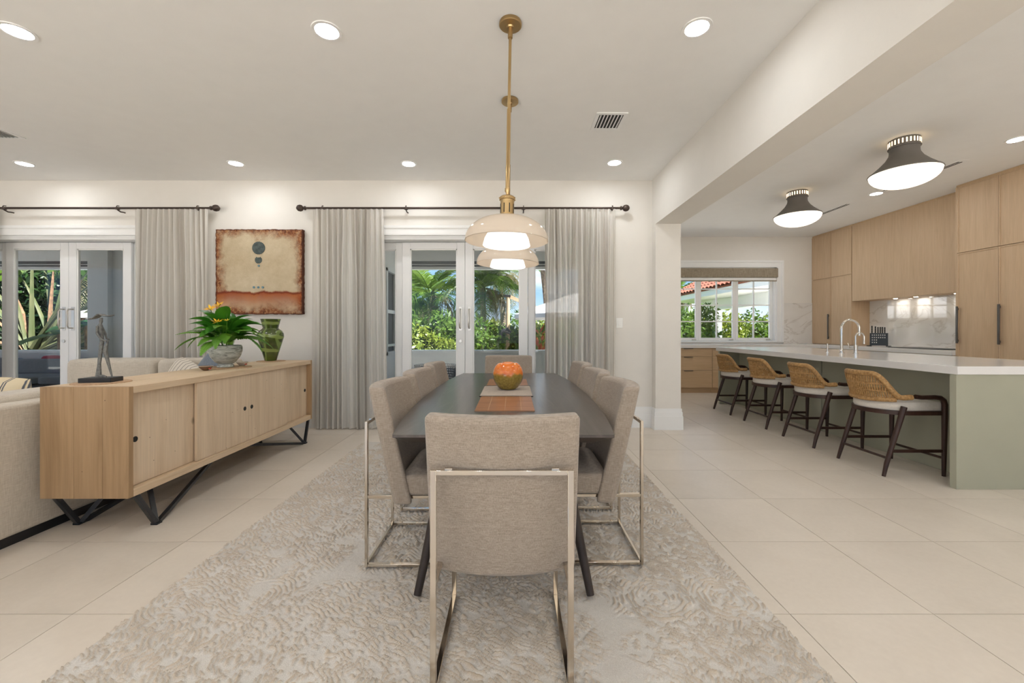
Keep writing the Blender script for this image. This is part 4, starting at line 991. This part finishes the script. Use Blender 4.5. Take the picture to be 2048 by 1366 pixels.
# ================================================================== DINING CHAIRS
def dining_chair():
    t = thing('dining_chair', 'x', 'chair', group='dining chairs'); hx, yr, yf = .224, -.246, .24
    nu, nv = 16, 22; z0, z1 = .320, .902
    def back(u, v, side):                          # side 0 rear, 1 front
        a = 2*u-1; z = z0+(z1-z0)*v
        yrear = -.155+(-.281+.155)*v+.058*a*a
        th = (.094-.012*v)*1.0
        return Vector((a*.262, yrear+(th if side else 0), z))
    m = MB()
    vs = []
    ring = []
    for j in range(nv+1):
        v = j/nv; row = []
        for i in range(nu+1): row.append(back(i/nu, v, 0))
        for i in range(nu, -1, -1): row.append(back(i/nu, v, 1))
        ring.append(row)
    n = len(ring[0])
    for row in ring: m.v += [tuple(p) for p in row]
    for j in range(nv): m.f += [(j*n+i, j*n+(i+1) % n, (j+1)*n+(i+1) % n, (j+1)*n+i) for i in range(n)]
    for j in (0, nv):
        b = j*n
        for i in range(nu): m.f.append((b+i, b+i+1, b+n-2-i, b+n-1-i))
    m.build('backrest', 'chair_fabric', t, bevel=.020, seg=4)
    seat = MB()
    def st(u, v): return (0, 0, 0)
    s = softbox(-.250, .250, -.075, .265, .362, .462, crown=.018); s.build('seat', 'chair_fabric', t, bevel=.018, seg=3)
    for sx in (-1, 1):
        x = sx*hx
        MB().box(x-.010, x+.010, yr-.007, yr+.007, 0, .728).build('leg', 'chrome', t, bevel=.0015, seg=1)
        MB().box(x-.010, x+.010, yf-.007, yf+.007, 0, .362).build('leg', 'chrome', t, bevel=.0015, seg=1)
        MB().box(x-.010, x+.010, yr+.007, yf-.007, .002, .016).build('runner', 'chrome', t, bevel=.0015, seg=1)
        MB().box(x-.010, x+.010, yr+.007, yf-.007, .344, .360).build('seat_rail', 'chrome', t, bevel=.0015, seg=1)
        MB().box(x*.78-.012, x*.78+.012, yr+.0, yr+.012, .728, .7335).build('bracket', 'chrome', t)
    MB().box(-hx+.010, hx-.010, yr-.007, yr+.007, .712, .728).build('back_bar', 'chrome', t, bevel=.0015, seg=1)
    MB().box(-hx+.010, hx-.010, yr-.007, yr+.007, .002, .016).build('rear_runner', 'chrome', t, bevel=.0015, seg=1)
    return t
ch = dining_chair(); ch.location = (-.036, 1.600, ZR); ch['label'] = 'grey-beige upholstered chair at the near table end, back to camera'
for k, (y, lab) in enumerate(((2.305, 'nearest'), (2.955, 'middle'), (3.605, 'farthest'))):
    clone(ch, (-.488, y, ZR), (0, 0, R(-90)), f'grey-beige upholstered dining chair, {lab} on the left side of table')
    clone(ch, (.405, y+.02, ZR), (0, 0, R(90)), f'grey-beige upholstered dining chair, {lab} on the right side of table')
clone(ch, (-.050, 4.49, ZR), (0, 0, R(180)), 'grey-beige upholstered chair at the far table end, facing camera')

# ================================================================== SIDEBOARD
SX, SY0, SY1, SZ0, SZ1, SD = -2.2, 2.375, 4.545, .236, .876, .51
sb = thing('sideboard', 'long pale pine sideboard with sliding doors on black steel legs', 'sideboard', (SX-SD/2, (SY0+SY1)/2, 0))
hd, hl = SD/2, (SY1-SY0)/2
for k in range(5):                                              # top planks
    a = -hd+SD*k/5; MB().box(a+.0004, a+SD/5-.0004, -hl+.0315, hl-.0315, SZ1-.040, SZ1-.0003*(k % 2)).build('top_plank', 'pine_top', sb, bevel=.0012, seg=1)
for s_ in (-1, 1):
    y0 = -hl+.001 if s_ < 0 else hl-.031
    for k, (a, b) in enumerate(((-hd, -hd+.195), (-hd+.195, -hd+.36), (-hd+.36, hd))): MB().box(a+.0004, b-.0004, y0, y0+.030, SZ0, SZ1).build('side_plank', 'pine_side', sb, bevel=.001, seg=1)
MB().box(-hd, hd, -hl+.0312, hl-.0312, SZ0, SZ0+.045).build('bottom_panel', 'pine_top', sb, bevel=.0012, seg=1)
MB().box(-hd, -hd+.012, -hl+.032, hl-.032, SZ0+.046, SZ1-.041).build('back_panel', 'pine', sb)
yq = [2.408, 2.955, 3.471, 4.06, 4.512]; oc = (SY0+SY1)/2
for k in range(4):
    a, b = yq[k]-oc, yq[k+1]-oc; front = k in (1, 2)
    if not front: a, b = (a, b+.05) if k == 0 else (a-.05, b)
    if k == 1: a -= .045
    xf = hd-.014 if front else hd-.044
    d = MB().box(xf-.022, xf, a+.001, b-.001, SZ0+.047, SZ1-.042).build('sliding_door', 'pine', sb, bevel=.0015, seg=1)
    hy = {0: a+.056, 1: b-.045, 2: a+.045, 3: b-.04}[k]
    g = MB().lathe([(0, .0), (.0155, .0), (.017, .0015), (.017, -.002)], 20); o = g.build('finger_hole', 'shadow_slot', d, loc=(xf+.0004, hy, .555), rot=(0, R(90), 0))
feet = [(hd-.015, 2.578-oc), (hd-.015, 4.41-oc), (-hd+.015, 2.578-oc), (-hd+.015, 4.41-oc)]
for fx, fy in feet:
    sy = -1 if fy < 0 else 1; sx = 1 if fx > 0 else -1
    for tx, ty in ((fx, sy*(hl-.06)), (fx-sx*.14, fy+(-sy)*.10), (sx*.06, -sy*-.03)):
        MB().bar((fx, fy, .0), (tx, ty, SZ0), .024, .024).build('leg_strut', 'black_steel', sb)
    MB().box(fx-.02, fx+.02, fy-.02, fy+.02, 0, .012).build('foot', 'black_steel', sb)
# things on the sideboard
def mat_round(x, y, r_, lab): tag(MB().lathe([(0, 0), (r_, 0), (r_, .005), (0, .005)], 40).build('cork_mat', 'cork', None, loc=(x, y, SZ1)), lab, 'mat')
mat_round(-2.553, 2.578, .140, 'round cork mat under the thin figure sculpture')
mat_round(-2.50, 3.63, .185, 'round cork mat under the potted plant')
mat_round(-2.55, 4.375, .135, 'round cork mat under the green glass vase')
sc = thing('figure_sculpture', 'thin bronze figure in a wide hat on a black base', 'sculpture', (-2.565, 2.585, SZ1+.005), (0, 0, R(12)))
MB().box(-.085, .085, -.055, .055, 0, .028).build('base', 'black_plastic', sc, bevel=.002)
g = MB()
g.tube([(-.030, .01, .028), (-.022, .01, .10), (-.008, .005, .20), (.002, 0, .245)], [.014, .009, .010, .012], 8)
g.tube([(-.004, -.01, .028), (-.004, -.01, .11), (.004, -.005, .20), (.006, 0, .245)], [.014, .009, .010, .012], 8)
g.tube([(-.030, .01, .034), (.0, .01, .032), (.018, .008, .030)], [.013, .012, .006], 8); g.tube([(-.004, -.01, .034), (.024, -.012, .032), (.040, -.012, .030)], [.013, .012, .006], 8)
g.tube([(.003, 0, .235), (.004, 0, .27), (-.006, 0, .305), (-.008, 0, .345), (-.004, 0, .362)], [.012, .013, .021, .018, .008], 10)
g.tube([(-.004, 0, .36), (-.001, 0, .375), (.0, 0, .398)], [.008, .011, .009], 8)
g.tube([(-.012, -.02, .345), (-.008, -.028, .30), (.016, -.022, .262), (.040, -.010, .252)], [.009, .008, .006, .005], 7)
g.tube([(-.012, .02, .345), (.008, .028, .30), (.022, .02, .268), (.044, .006, .262)], [.009, .008, .006, .005], 7)
g.build('figure', 'sculpture_bronze', sc, smooth=True).scale = (.84, .84, 1.0)
g = MB(); g.grid(lambda u, v: ((u-.5)*.135, (v-.5)*.05*(1-.8*abs(2*u-1)**2), .402+.022*(2*u-1)*.6+.018*math.exp(-((u-.48)*7)**2)), 16, 6); g.build('hat', 'sculpture_bronze', sc, smooth=True, solid=.006)
MB().tube([(.038, -.004, .258), (.022, -.002, .19), (.030, 0, .15), (.058, .0, .028)], [.004, .013, .010, .004], 8).build('staff', 'sculpture_bronze', sc, smooth=True)
def bowl(x, y, r_, h, mo, lab):
    t = thing('small_bowl', lab, 'bowl', (x, y, SZ1))
    MB().lathe([(0, 0), (r_*.30, 0), (r_*.55, h*.25), (r_*.85, h*.66), (r_, h), (r_*.95, h), (r_*.8, h*.68), (r_*.4, h*.3), (0, h*.22)], 28).build('body', mo, t, smooth=True)
    MB().lathe([(r_*.94, h*.985), (r_*1.01, h*.985), (r_*1.0, h*1.03), (r_*.95, h*1.03)], 28).build('rim', 'bowl_cream', t, smooth=True)
    MB().box(r_*.55, r_*.86, -r_*.3, r_*.12, h*.30, h*.62).build('red_patch', 'bowl_red', t, bevel=.004)
bowl(PX(411.5, 3.36), 3.36, .050, .036, 'bowl_brown', 'small brown bowl with red patch before the plant pot')
bowl(PX(484.5, 3.80), 3.80, .050, .036, 'bowl_cream', 'small cream bowl right of the plant pot')
vs_ = MB().lathe([(0, 0), (.050, 0), (.056, .004), (.060, .02), (.085, .11), (.110, .195), (.126, .255), (.124, .285), (.108, .315), (.082, .333), (.073, .345), (.078, .37), (.092, .425), (.097, .440), (.094, .440), (.075, .38), (.066, .345), (.10, .29), (.10, .25), (.05, .03), (0, .02)], 48).build('glass_vase', 'vase_green', None, loc=(-2.555, 4.375, SZ1+.005), smooth=True)
tag(vs_, 'green plaid glass vase at the far end of sideboard', 'vase')
pl = thing('potted_plant', 'leafy green fern with orange flowers in grey ceramic pot', 'plant', (-2.515, 3.63, SZ1+.005))
MB().lathe([(0, 0), (.060, 0), (.064, .004), (.060, .020), (.052, .030), (.078, .046), (.112, .092), (.126, .140), (.126, .172), (.120, .190), (.114, .191), (.118, .16), (.09, .10), (0, .09)], 44).build('pot', 'pot_ceramic', pl, smooth=True)
MB().lathe([(0, .172), (.125, .165)], 24).build('soil', 'soil', pl)
rnd = random.Random(12)
def fern(ln, seed):
    g = MB(); pts = [Vector((ln*t, 0, ln*(.75*t-.85*t*t))) for t in [i/10 for i in range(11)]]; g.tube(pts, [.003*(1-.6*i/10) for i in range(11)], 4)
    for i in range(24):
        t = .12+.87*i/24; k = min(9, int(t*10)); p = pts[k].lerp(pts[k+1], t*10-k); tg = (pts[k+1]-pts[k]).normalized(); ll = ln*.22*math.sin(math.pi*min(1, .2+t*.78))
        for sg in (1, -1):
            d = (Vector((0, sg, 0))+tg*.35+Vector((0, 0, -.12))).normalized(); wv = tg*ln*.026
            g.add([p-wv, p+wv, p+d*ll*.6+wv*.9, p+d*ll, p+d*ll*.6-wv*.9], [(0, 1, 2, 3, 4)])
    return g
def broad(ln):
    g = MB()
    def fn(u, v):
        b = 2*v-1; wv = ln*.19*math.sin(math.pi*min(1, max(0, (u-.15)/.85)))**.8+.003; return (ln*u, b*wv, ln*(.80*u-.75*u*u)+abs(b)*wv*.35)
    g.grid(fn, 12, 4); return g
fm, bmh = fern(.30, 1), broad(.27); f0 = b0 = None
for i in range(24):
    az = i*2.4+rnd.uniform(-.2, .2)
    if f0 is None: f0 = fm.build('fern_frond', 'fern_leaf', pl); o = f0
    else: o = f0.copy(); COL.objects.link(o)
    s_ = rnd.uniform(.8, 1.15); o.scale = (s_, s_, s_); o.location = (math.cos(az)*.05, math.sin(az)*.05, .19+.10*rnd.random()); o.rotation_euler = (rnd.uniform(-.3, .3), -rnd.uniform(-.35, .55), az)
for i in range(30):
    az = i*2.4+1.1
    if b0 is None: b0 = bmh.build('broad_leaf', 'broad_leaf', pl, smooth=True); o = b0
    else: o = b0.copy(); COL.objects.link(o)
    s_ = rnd.uniform(.75, 1.1); o.scale = (s_, s_, s_); o.location = (math.cos(az)*.03, math.sin(az)*.03, .20+.12*rnd.random()); o.rotation_euler = (rnd.uniform(-.3, .3), -rnd.uniform(-.1, .95), az)
for (fx, fz, fy, sz) in ((-.085, .500, -.06, .062), (-.035, .530, -.03, .058), (.055, .500, -.06, .044), (.050, .390, -.17, .050), (.110, .400, -.14, .030)):
    g = MB(); npet = 11 if sz > .05 else 7
    for k in range(npet):
        a = k*2*math.pi/npet; el = rnd.uniform(.1, .7); d = Vector((math.cos(a)*math.cos(el), math.sin(a)*math.cos(el), math.sin(el))); sd = d.cross(Vector((0, 0, 1))).normalized()
        g.add([(0, 0, 0), d*sz*.5+sd*sz*.15, d*sz, d*sz*.5-sd*sz*.15], [(0, 1, 2, 3)])
    fl = g.build('flower', 'petal' if sz > .03 else 'bud_yellow', pl, loc=(fx, fy, fz), rot=(R(25), 0, 0))
    MB().lathe([(0, -.004), (sz*.14, 0), (sz*.12, sz*.14), (0, sz*.2)], 10).build('flower_centre', 'bud_yellow', fl, smooth=True)
    MB().cyl((fx*.4, fy*.4, .18), (fx, fy, fz), .003, n=5).build('flower_stem', 'fern_leaf', pl)

# ================================================================== SOFA (L-shaped)
sf = thing('sectional_sofa', 'cream fabric corner sofa with its back against the sideboard', 'sofa', (0, 0, 0))
xb = -2.785
MB().box(xb-.20, xb, .55, 4.86, .055, .785).build('back_frame', 'sofa_fabric', sf, bevel=.02, seg=3)
MB().box(-4.75, xb-.201, 4.66, 4.86, .055, .785).build('back_frame', 'sofa_fabric', sf, bevel=.02, seg=3)
MB().box(xb-1.02, xb-.201, .55, 3.72, .055, .30).build('base', 'sofa_fabric', sf, bevel=.02, seg=2)
MB().box(-4.75, xb-.201, 3.721, 4.659, .055, .30).build('base', 'sofa_fabric', sf, bevel=.02, seg=2)
MB().box(xb-1.0, xb-.02, .57, 3.7, .0, .056).build('plinth', 'black_plastic', sf)
MB().box(-4.70, xb-.25, 3.75, 4.84, .0, .056).build('plinth', 'black_plastic', sf)
for a, b in ((.57, 2.10), (2.12, 3.70)):
    softbox(xb-1.01, xb-.21, a, b, .30, .455).build('seat_cushion', 'sofa_fabric', sf, subd=1)
    softbox(xb-.40, xb-.13, a+.01, b, .46, .825).build('back_cushion', 'sofa_fabric', sf, subd=1)
for a, b in ((-4.74, -3.80), (-3.78, xb-.22)):
    softbox(a, b, 3.74, 4.60, .30, .455).build('seat_cushion', 'sofa_fabric', sf, subd=1)
    softbox(a+.02, b, 4.36, 4.66, .455, .90).build('back_cushion', 'sofa_fabric', sf, subd=1)
tag(pillow(.50, .50, .17).build('throw_pillow', 'stripe_cloth', None, loc=(-3.40, 2.66, .65), rot=(R(-10), 0, R(8)), smooth=True), 'cream cushion with dark stripes on sofa at left edge', 'pillow')
tag(pillow(.46, .46, .16).build('throw_pillow', 'stripe_cloth_fine', None, loc=(-3.36, 4.22, .66), rot=(R(-16), R(20), R(-22)), smooth=True), 'finely striped cream pillow on the far sofa corner', 'pillow')
tag(pillow(.48, .48, .16).build('throw_pillow', 'blue_grey_cloth', None, loc=(-3.10, 4.24, .70), rot=(R(-12), R(42), R(-35)), smooth=True), 'blue-grey pillow behind the plant pot', 'pillow')

# ================================================================== KITCHEN
ZCT = .93; XU, XT, XCF = 6.16, 5.91, 5.86
def front_panel(parent, x, y0, y1, z0, z1, mat='oak', name='door'):
    """a framed flat door whose face looks toward -X"""
    m = MB().box(x, x+.020, y0+.002, y1-.002, z0+.002, z1-.002); o = m.build(name, mat, parent, bevel=.0015, seg=1)
    e = MB(); t = .014
    for a, b, c, d in ((y0+.002, y1-.002, z0+.002, z0+.002+t), (y0+.002, y1-.002, z1-.002-t, z1-.002), (y0+.002, y0+.002+t, z0+.016, z1-.016), (y1-.002-t, y1-.002, z0+.016, z1-.016)):
        e.box(x-.008, x, a, b, c, d)
    e.build('door_edge', mat, o); return o
def long_handle(parent, x, y, z0=1.03, z1=1.52):
    h = MB().box(x-.036, x-.020, y-.011, y+.011, z0, z1).box(x-.022, x-.008, y-.008, y+.008, z0+.02, z0+.05).box(x-.022, x-.008, y-.008, y+.008, z1-.05, z1-.02)
    return h.build('handle', 'handle_metal', parent, bevel=.002, seg=1)
# tall units
yt = [5.536, 5.047, 4.55, 4.05, 3.55]
for k in range(4):
    y1, y0 = yt[k], yt[k+1]
    c = thing('tall_cabinet', ['tall oak cabinet beside the marble niche', 'tall oak cabinet at the right picture edge', 'tall oak cabinet past the right picture edge', 'tall oak cabinet past the right edge, last in run'][k], 'cabinet', (0, 0, 0))
    MB().box(XT+.020, XR-.002, y0, y1, .0, ZK-.03).build('body', 'oak', c)
    d = front_panel(c, XT, y0, y1-(.02 if k == 0 else 0), .10, 2.222); long_handle(d, XT, y1-.035 if k in (0,) else (y1-.02))
    front_panel(c, XT, y0, y1-(.02 if k == 0 else 0), 2.226, ZK-.035)
    if k == 0: MB().box(XT-.006, XT+.02, y1-.018, y1, .0, ZK-.03).build('filler', 'oak', c)
    MB().box(XT+.005, XT+.02, y0, y1, ZK-.033, ZK-.001).build('cornice', 'oak_long', c)
# upper pair on the counter
for k, (y0, y1) in enumerate(((8.055, 8.545), (7.545, 8.05))):
    c = thing('wall_cabinet', ['oak cabinet on counter in the kitchen corner', 'oak cabinet on counter left of the marble niche'][k], 'cabinet')
    MB().box(XU+.020, XR-.002, y0, y1, ZCT+.001, ZK-.03).build('body', 'oak', c)
    d = front_panel(c, XU, y0, y1, ZCT+.004, 2.222); front_panel(c, XU, y0, y1, 2.226, ZK-.035)
    if k == 0: long_handle(d, XU, y0+.03)
    MB().box(XU+.005, XU+.02, y0, y1, ZK-.033, ZK-.001).build('cornice', 'oak_long', c)
hood = thing('range_hood', 'wide oak panelled hood above the marble niche', 'range hood')
MB().box(XU, XR-.002, 5.54, 7.541, 1.73, ZK-.032).build('body', 'oak', hood, bevel=.002, seg=1)
MB().box(XU+.005, XU+.02, 5.54, 7.541, ZK-.0318, ZK-.001).build('cornice', 'oak_long', hood)
for y in (6.9, 6.55, 5.95):
    p = MB().lathe([(0, 0), (.026, 0)], 18).build('puck_light', 'puck_glow', hood, loc=(6.36, y, 1.7285))
struct(box('wall_backsplash', 'marble', XR-.018, XR-.0005, 5.54, 7.543, ZCT, 1.729))
struct(box('wall_backsplash_window', 'marble', WX1+.142, XU+.02, YK-.016, YK-.0005, ZCT, PZ(606, YK)))
# base cabinets, back run (along the right wall)
for k, (y0, y1) in enumerate(((5.545, 6.2), (6.203, 6.86), (6.863, 7.5))):
    c = thing('base_cabinet', ['oak base cabinet right end under the hob counter', 'oak base cabinet below the hob', 'oak base cabinet left end under the hob counter'][k], 'cabinet')
    MB().box(XCF+.045, XR-.002, y0, y1, .10, .865).build('body', 'oak', c); MB().box(XCF+.09, XR-.002, y0, y1, 0, .10).build('toe_kick', 'oak_long', c)
    for a, b in ((.105, .42), (.425, .66), (.665, .862)): front_panel(c, XCF+.025, y0, y1, a, b, 'oak_long', 'drawer')
# window run base cabinets
yf_ = 7.93
cuts = [2.05, 2.89, 3.81, 4.73, 5.80]
for k in range(4):
    x0, x1 = cuts[k], cuts[k+1]
    c = thing('drawer_cabinet', ['oak drawer cabinet under window, hidden by the column', 'oak drawer cabinet under window beside the column', 'oak drawer cabinet under window beside the island end', 'oak drawer cabinet under window behind the island'][k], 'cabinet')
    MB().box(x0+.001, x1-.001, yf_+.02, YK-.002, .105, .865).build('body', 'oak', c); MB().box(x0+.001, x1-.001, yf_+.06, YK-.002, 0, .105).build('toe_kick', 'oak_long', c)
    for a, b in ((.107, .437), (.441, .701), (.705, .862)):
        d = MB().box(x0+.003, x1-.003, yf_, yf_+.019, a, b).build('drawer', 'oak_long', c, bevel=.0015, seg=1)
        xm = (x0+x1)/2; MB().box(xm-.085, xm+.085, yf_-.022, yf_-.0005, b-.012, b-.002).build('tab_pull', 'handle_metal', d)
wt = thing('worktop', 'white stone L-shaped worktop along window and hob walls', 'worktop')
MB().box(XB1+.002, 6.48, yf_-.03, YK-.018, .866, ZCT).build('slab', 'quartz', wt, bevel=.003)
MB().box(XCF, 6.48, 5.54, yf_-.0305, .866, ZCT).build('slab', 'quartz', wt, bevel=.003)
hob = box('hob', 'black_plastic', 5.98, 6.40, 5.75, 6.62, ZCT+.0005, ZCT+.008, bevel=.002); tag(hob, 'black glass hob on the counter in the marble niche', 'hob')
tag(box('sponge', 'lime', 6.22, 6.30, 5.57, 5.70, ZCT+.0005, ZCT+.03, bevel=.008), 'small lime green sponge beside the tall cabinet', 'sponge')
kb = thing('knife_block', 'dark slotted knife block with black handled knives on counter', 'knife block', (6.26, 7.10, ZCT+.0005), (0, 0, R(-48)))
MB().box(-.115, .115, -.035, -.027, .012, .225).box(-.115, .115, .027, .035, .012, .225).box(-.115, -.105, -.027, .027, .012, .225).box(.105, .115, -.027, .027, .012, .225).build('block', 'dark_slate', kb, bevel=.002, seg=1)
for s_ in (-1, 1): MB().box(s_*.125-.03, s_*.125+.03, -.05, .05, 0, .012).build('foot', 'black_plastic', kb)
for r_ in range(4):
    for q in range(7 if r_ < 2 else 3): MB().box(-.088+q*.027, -.075+q*.027, -.0362, -.0352, .182-r_*.042, .200-r_*.042).build('cut_out', 'brushed_nickel', kb)
for q, (x, l) in enumerate(((-.09, .125), (-.045, .115), (-.012, .105), (.018, .105), (.045, .105), (.075, .10))):
    k_ = MB().box(x-.009, x+.009, -.014, .014, .226, .226+l).build('knife_handle', 'black_plastic', kb, bevel=.004); MB().box(x-.002, x+.002, -.012, .012, .03, .226).build('blade', 'brushed_nickel', k_)
    MB().cyl((x, -.016, .226+l*.3), (x, .016, .226+l*.3), .0025, n=6).cyl((x, -.016, .226+l*.65), (x, .016, .226+l*.65), .0025, n=6).build('rivet', 'brushed_nickel', k_)
# island
isl = thing('kitchen_island', 'sage green kitchen island with thick white stone top', 'island', (0, 0, 0))
IX0, IX1, IY0, IY1 = 3.34, 4.66, 3.117, 6.83
MB().box(IX0, IX1, IY0, IY1, .868, ZCT).build('stone_top', 'quartz', isl, bevel=.002, seg=1)
MB().box(IX0+.006, IX1-.01, IY0+.014, IY0+.064, 0, .867).build('end_panel', 'green_paint', isl, bevel=.0015, seg=1)
MB().box(IX0+.03, IX1-.01, IY1-.065, IY1-.015, 0, .867).build('end_panel', 'green_paint', isl, bevel=.0015, seg=1)
MB().box(3.70, IX1-.03, IY0+.065, IY1-.066, .0, .867).build('body', 'green_paint', isl)
yy = [IY0+.066, 4.95, IY1-.067]
for k in range(2): MB().box(3.682, 3.6995, yy[k]+.006, yy[k+1]-.006, .0, .866).build('back_panel', 'green_paint', isl, bevel=.002, seg=1)
# taps
tp = thing('kitchen_tap', 'tall polished gooseneck tap with side lever on the island', 'tap', (3.99, 5.04, ZCT))
def goose(t, y, h, reach, r_):
    MB().lathe([(0, 0), (.030, 0), (.030, .006), (.018, .010), (r_*1.25, .014), (r_*1.25, .05), (r_, .055)], 24, (0, y, 0)).build('base', 'polished_nickel', t, smooth=True)
    p = [(0, y, .05), (0, y, h-reach/2)]+[(reach/2-reach/2*math.cos(a*math.pi/12), y, h-reach/2+reach/2*math.sin(a*math.pi/12)) for a in range(1, 13)]+[(reach, y, h-reach/2-.06)]
    MB().tube(p, r_, 14).build('spout', 'polished_nickel', t, smooth=True)
    MB().cyl((reach, y, h-reach/2-.06), (reach, y, h-reach/2-.085), r_*1.15, n=14).build('nozzle', 'polished_nickel', t, smooth=True)
goose(tp, 0, .40, .215, .014)
MB().lathe([(0, 0), (.026, 0), (.026, .006), (.009, .010), (.009, .105), (0, .107)], 16, (-.02, .20, 0)).build('lever', 'polished_nickel', tp, smooth=True)
t2 = thing('filter_tap', 'short polished tap beside the tall gooseneck tap', 'tap', (4.02, 4.87, ZCT))
goose(t2, 0, .245, .10, .009)
MB().cyl((0, 0, .0), (0, 0, .10), .020, n=18).build('collar', 'polished_nickel', t2, smooth=True); MB().tube([(0, 0, .055), (-.03, .05, .06), (-.035, .065, .12)], .006, 8).build('lever', 'polished_nickel', t2, smooth=True)

# ================================================================== BAR STOOLS
def bar_stool():
    t = thing('bar_stool', 'x', 'stool', group='bar stools along the island')     # local +X faces the island
    hy = .238; zs = .535
    def U(f, rx, ry, xf, z):                      # half-ellipse rear, straight sides; f in 0..1 from near front to far front
        return None
    def plan(f, k=1.0):
        # from (+.25, -hy) back around to (+.25, +hy)
        L1, La = .30, math.pi*.245; tot = 2*L1+La; s = f*tot
        if s < L1: return Vector((.265-s, -hy*k, 0))
        if s < L1+La:
            a = (s-L1)/La*math.pi; return Vector((-.035-.225*k*math.sin(a), -hy*k*math.cos(a), 0))
        return Vector((-.035+(s-L1-La), hy*k, 0))
    # seat apron
    n = 40; m = MB(); vs = []
    for i in range(n+1):
        p = plan(i/n); q = plan(i/n, .90); vs += [(p.x, p.y, zs-.035), (p.x, p.y, zs), (q.x, q.y, zs), (q.x, q.y, zs-.035)]
    m.add(vs, [(4*i+a, 4*i+(a+1) % 4, 4*(i+1)+(a+1) % 4, 4*(i+1)+a) for i in range(n) for a in range(4)]+[(0, 1, 2, 3), (4*n, 4*n+1, 4*n+2, 4*n+3)])
    m.box(.235, .265, -hy*.9, hy*.9, zs-.035, zs); m.build('seat_frame', 'stool_wood', t, smooth=True)
    c = MB(); pts = [plan(i/n, .93) for i in range(n+1)]; lv = [(.96, zs-.012), (1, zs+.012), (1, zs+.05), (.95, zs+.068), (.6, zs+.076)]; k = len(pts)
    for s_, z in lv: c.v += [((p.x-.02)*s_+.015, p.y*s_, z) for p in pts]
    for q in range(len(lv)-1): c.f += [(q*k+i, q*k+(i+1) % k, (q+1)*k+(i+1) % k, (q+1)*k+i) for i in range(k)]
    c.f += [tuple(range(k)), tuple(range((len(lv)-1)*k, len(lv)*k))]; c.build('seat_cushion', 'cushion_cream', t, smooth=True)
    # legs
    for sy in (-1, 1):
        MB().tube([(-.262, sy*.240, 0), (-.235, sy*.235, .10), (-.085, sy*.232, zs+.035)], [.0135, .017, .022], 12).build('leg', 'stool_wood', t, smooth=True)
        y = sy*hy
        MB().tube([(.235, y, 0), (.238, y, .20), (.243, y, .50), (.243, y, .590), (.232, y, .625), (.205, y, .645), (.16, y, .650), (.05, y, .648), (.0, y, .655)], [.0135, .017, .021, .021, .021, .020, .019, .018, .018], 12).build('leg', 'stool_wood', t, smooth=True)
        MB().bar((-.205, sy*.236, .207), (.238, sy*.236, .207), .014, .024).build('side_stretcher', 'stool_wood', t)
    MB().cyl((-.222, -.236, .147), (-.222, .236, .147), .0105, n=10).build('rear_stretcher', 'stool_wood', t, smooth=True)
    MB().cyl((.237, -.238, .147), (.237, .238, .147), .0105, n=10).build('front_stretcher', 'stool_wood', t, smooth=True)
    # woven back: top rail rises towards the rear, bottom rail follows the seat
    def top(f):
        p = plan(.27+.46*f, 1.04); s = math.sin(math.pi*f); z = .648+.190*min(1, max(0, (s-.12)/.62))**1.0*(1-.0*s)
        e = min(1, max(0, (s-.05)/.75)); z = .645+.190*(e*e*(3-2*e)); return Vector((p.x-.030*e, p.y, z))
    def bot(f):
        p = plan(.27+.46*f, 1.02); return Vector((p.x-.0, p.y, .628-.012*math.sin(math.pi*f)))
    T = [top(i/36) for i in range(37)]; B = [bot(.07+.86*i/36) for i in range(37)]
    ext = [T[0]+Vector((.07, 0, .004)), T[0]+Vector((.035, 0, .002))]; ext2 = [T[-1]+Vector((.035, 0, .002)), T[-1]+Vector((.07, 0, .004))]
    MB().tube(ext+T+ext2, [.023]*2+[.022]*37+[.023]*2, 10).build('woven_rail', 'rattan', t, smooth=True)
    MB().tube(B, .019, 8).build('woven_rail', 'rattan', t, smooth=True)
    w_ = MB(); rows = 38
    for i in range(1, rows):
        f = i/rows; a = bot(f); b = top(f)
        if (b-a).length < .03: continue
        mid = a.lerp(b, .5)+Vector((-.012*math.sin(math.pi*f), 0, 0)); w_.tube([a, mid, b], .0042, 5)
        f2 = f+.35/rows; a2 = bot(f2); b2 = top(f2); mid2 = a2.lerp(b2, .5)+Vector((-.012*math.sin(math.pi*f2), 0, 0)); w_.tube([a2, mid2, b2], .0038, 5)
    for fr, o_ in ((.35, 0), (.62, 0), (.655, 0)):
        pts = []
        for i in range(25):
            f = .16+.68*i/24; a = bot(f); b = top(f); zt_ = .62+.205*fr
            if zt_ < b.z: q = (zt_-a.z)/(b.z-a.z); pts.append(a.lerp(b, q)+Vector((-.012*math.sin(math.pi*f)*4*q*(1-q), 0, 0)))
        if len(pts) > 3: w_.tube(pts, .0055, 5)
    w_.build('woven_strands', 'rattan', t)
    return t
bs = bar_stool()
for k, (y, lab) in enumerate(((3.655, 'rattan back bar stool nearest the camera at the island'), (4.468, 'rattan back bar stool second from the near island end'),
                              (5.272, 'rattan back bar stool third from the near island end'), (6.110, 'rattan back bar stool farthest along the island'))):
    if k == 0: bs.location = (3.312, y, 0); bs['label'] = lab
    else: clone(bs, (3.318+.006*k, y, 0), (0, 0, 0), lab)
bpy.context.view_layer.update()
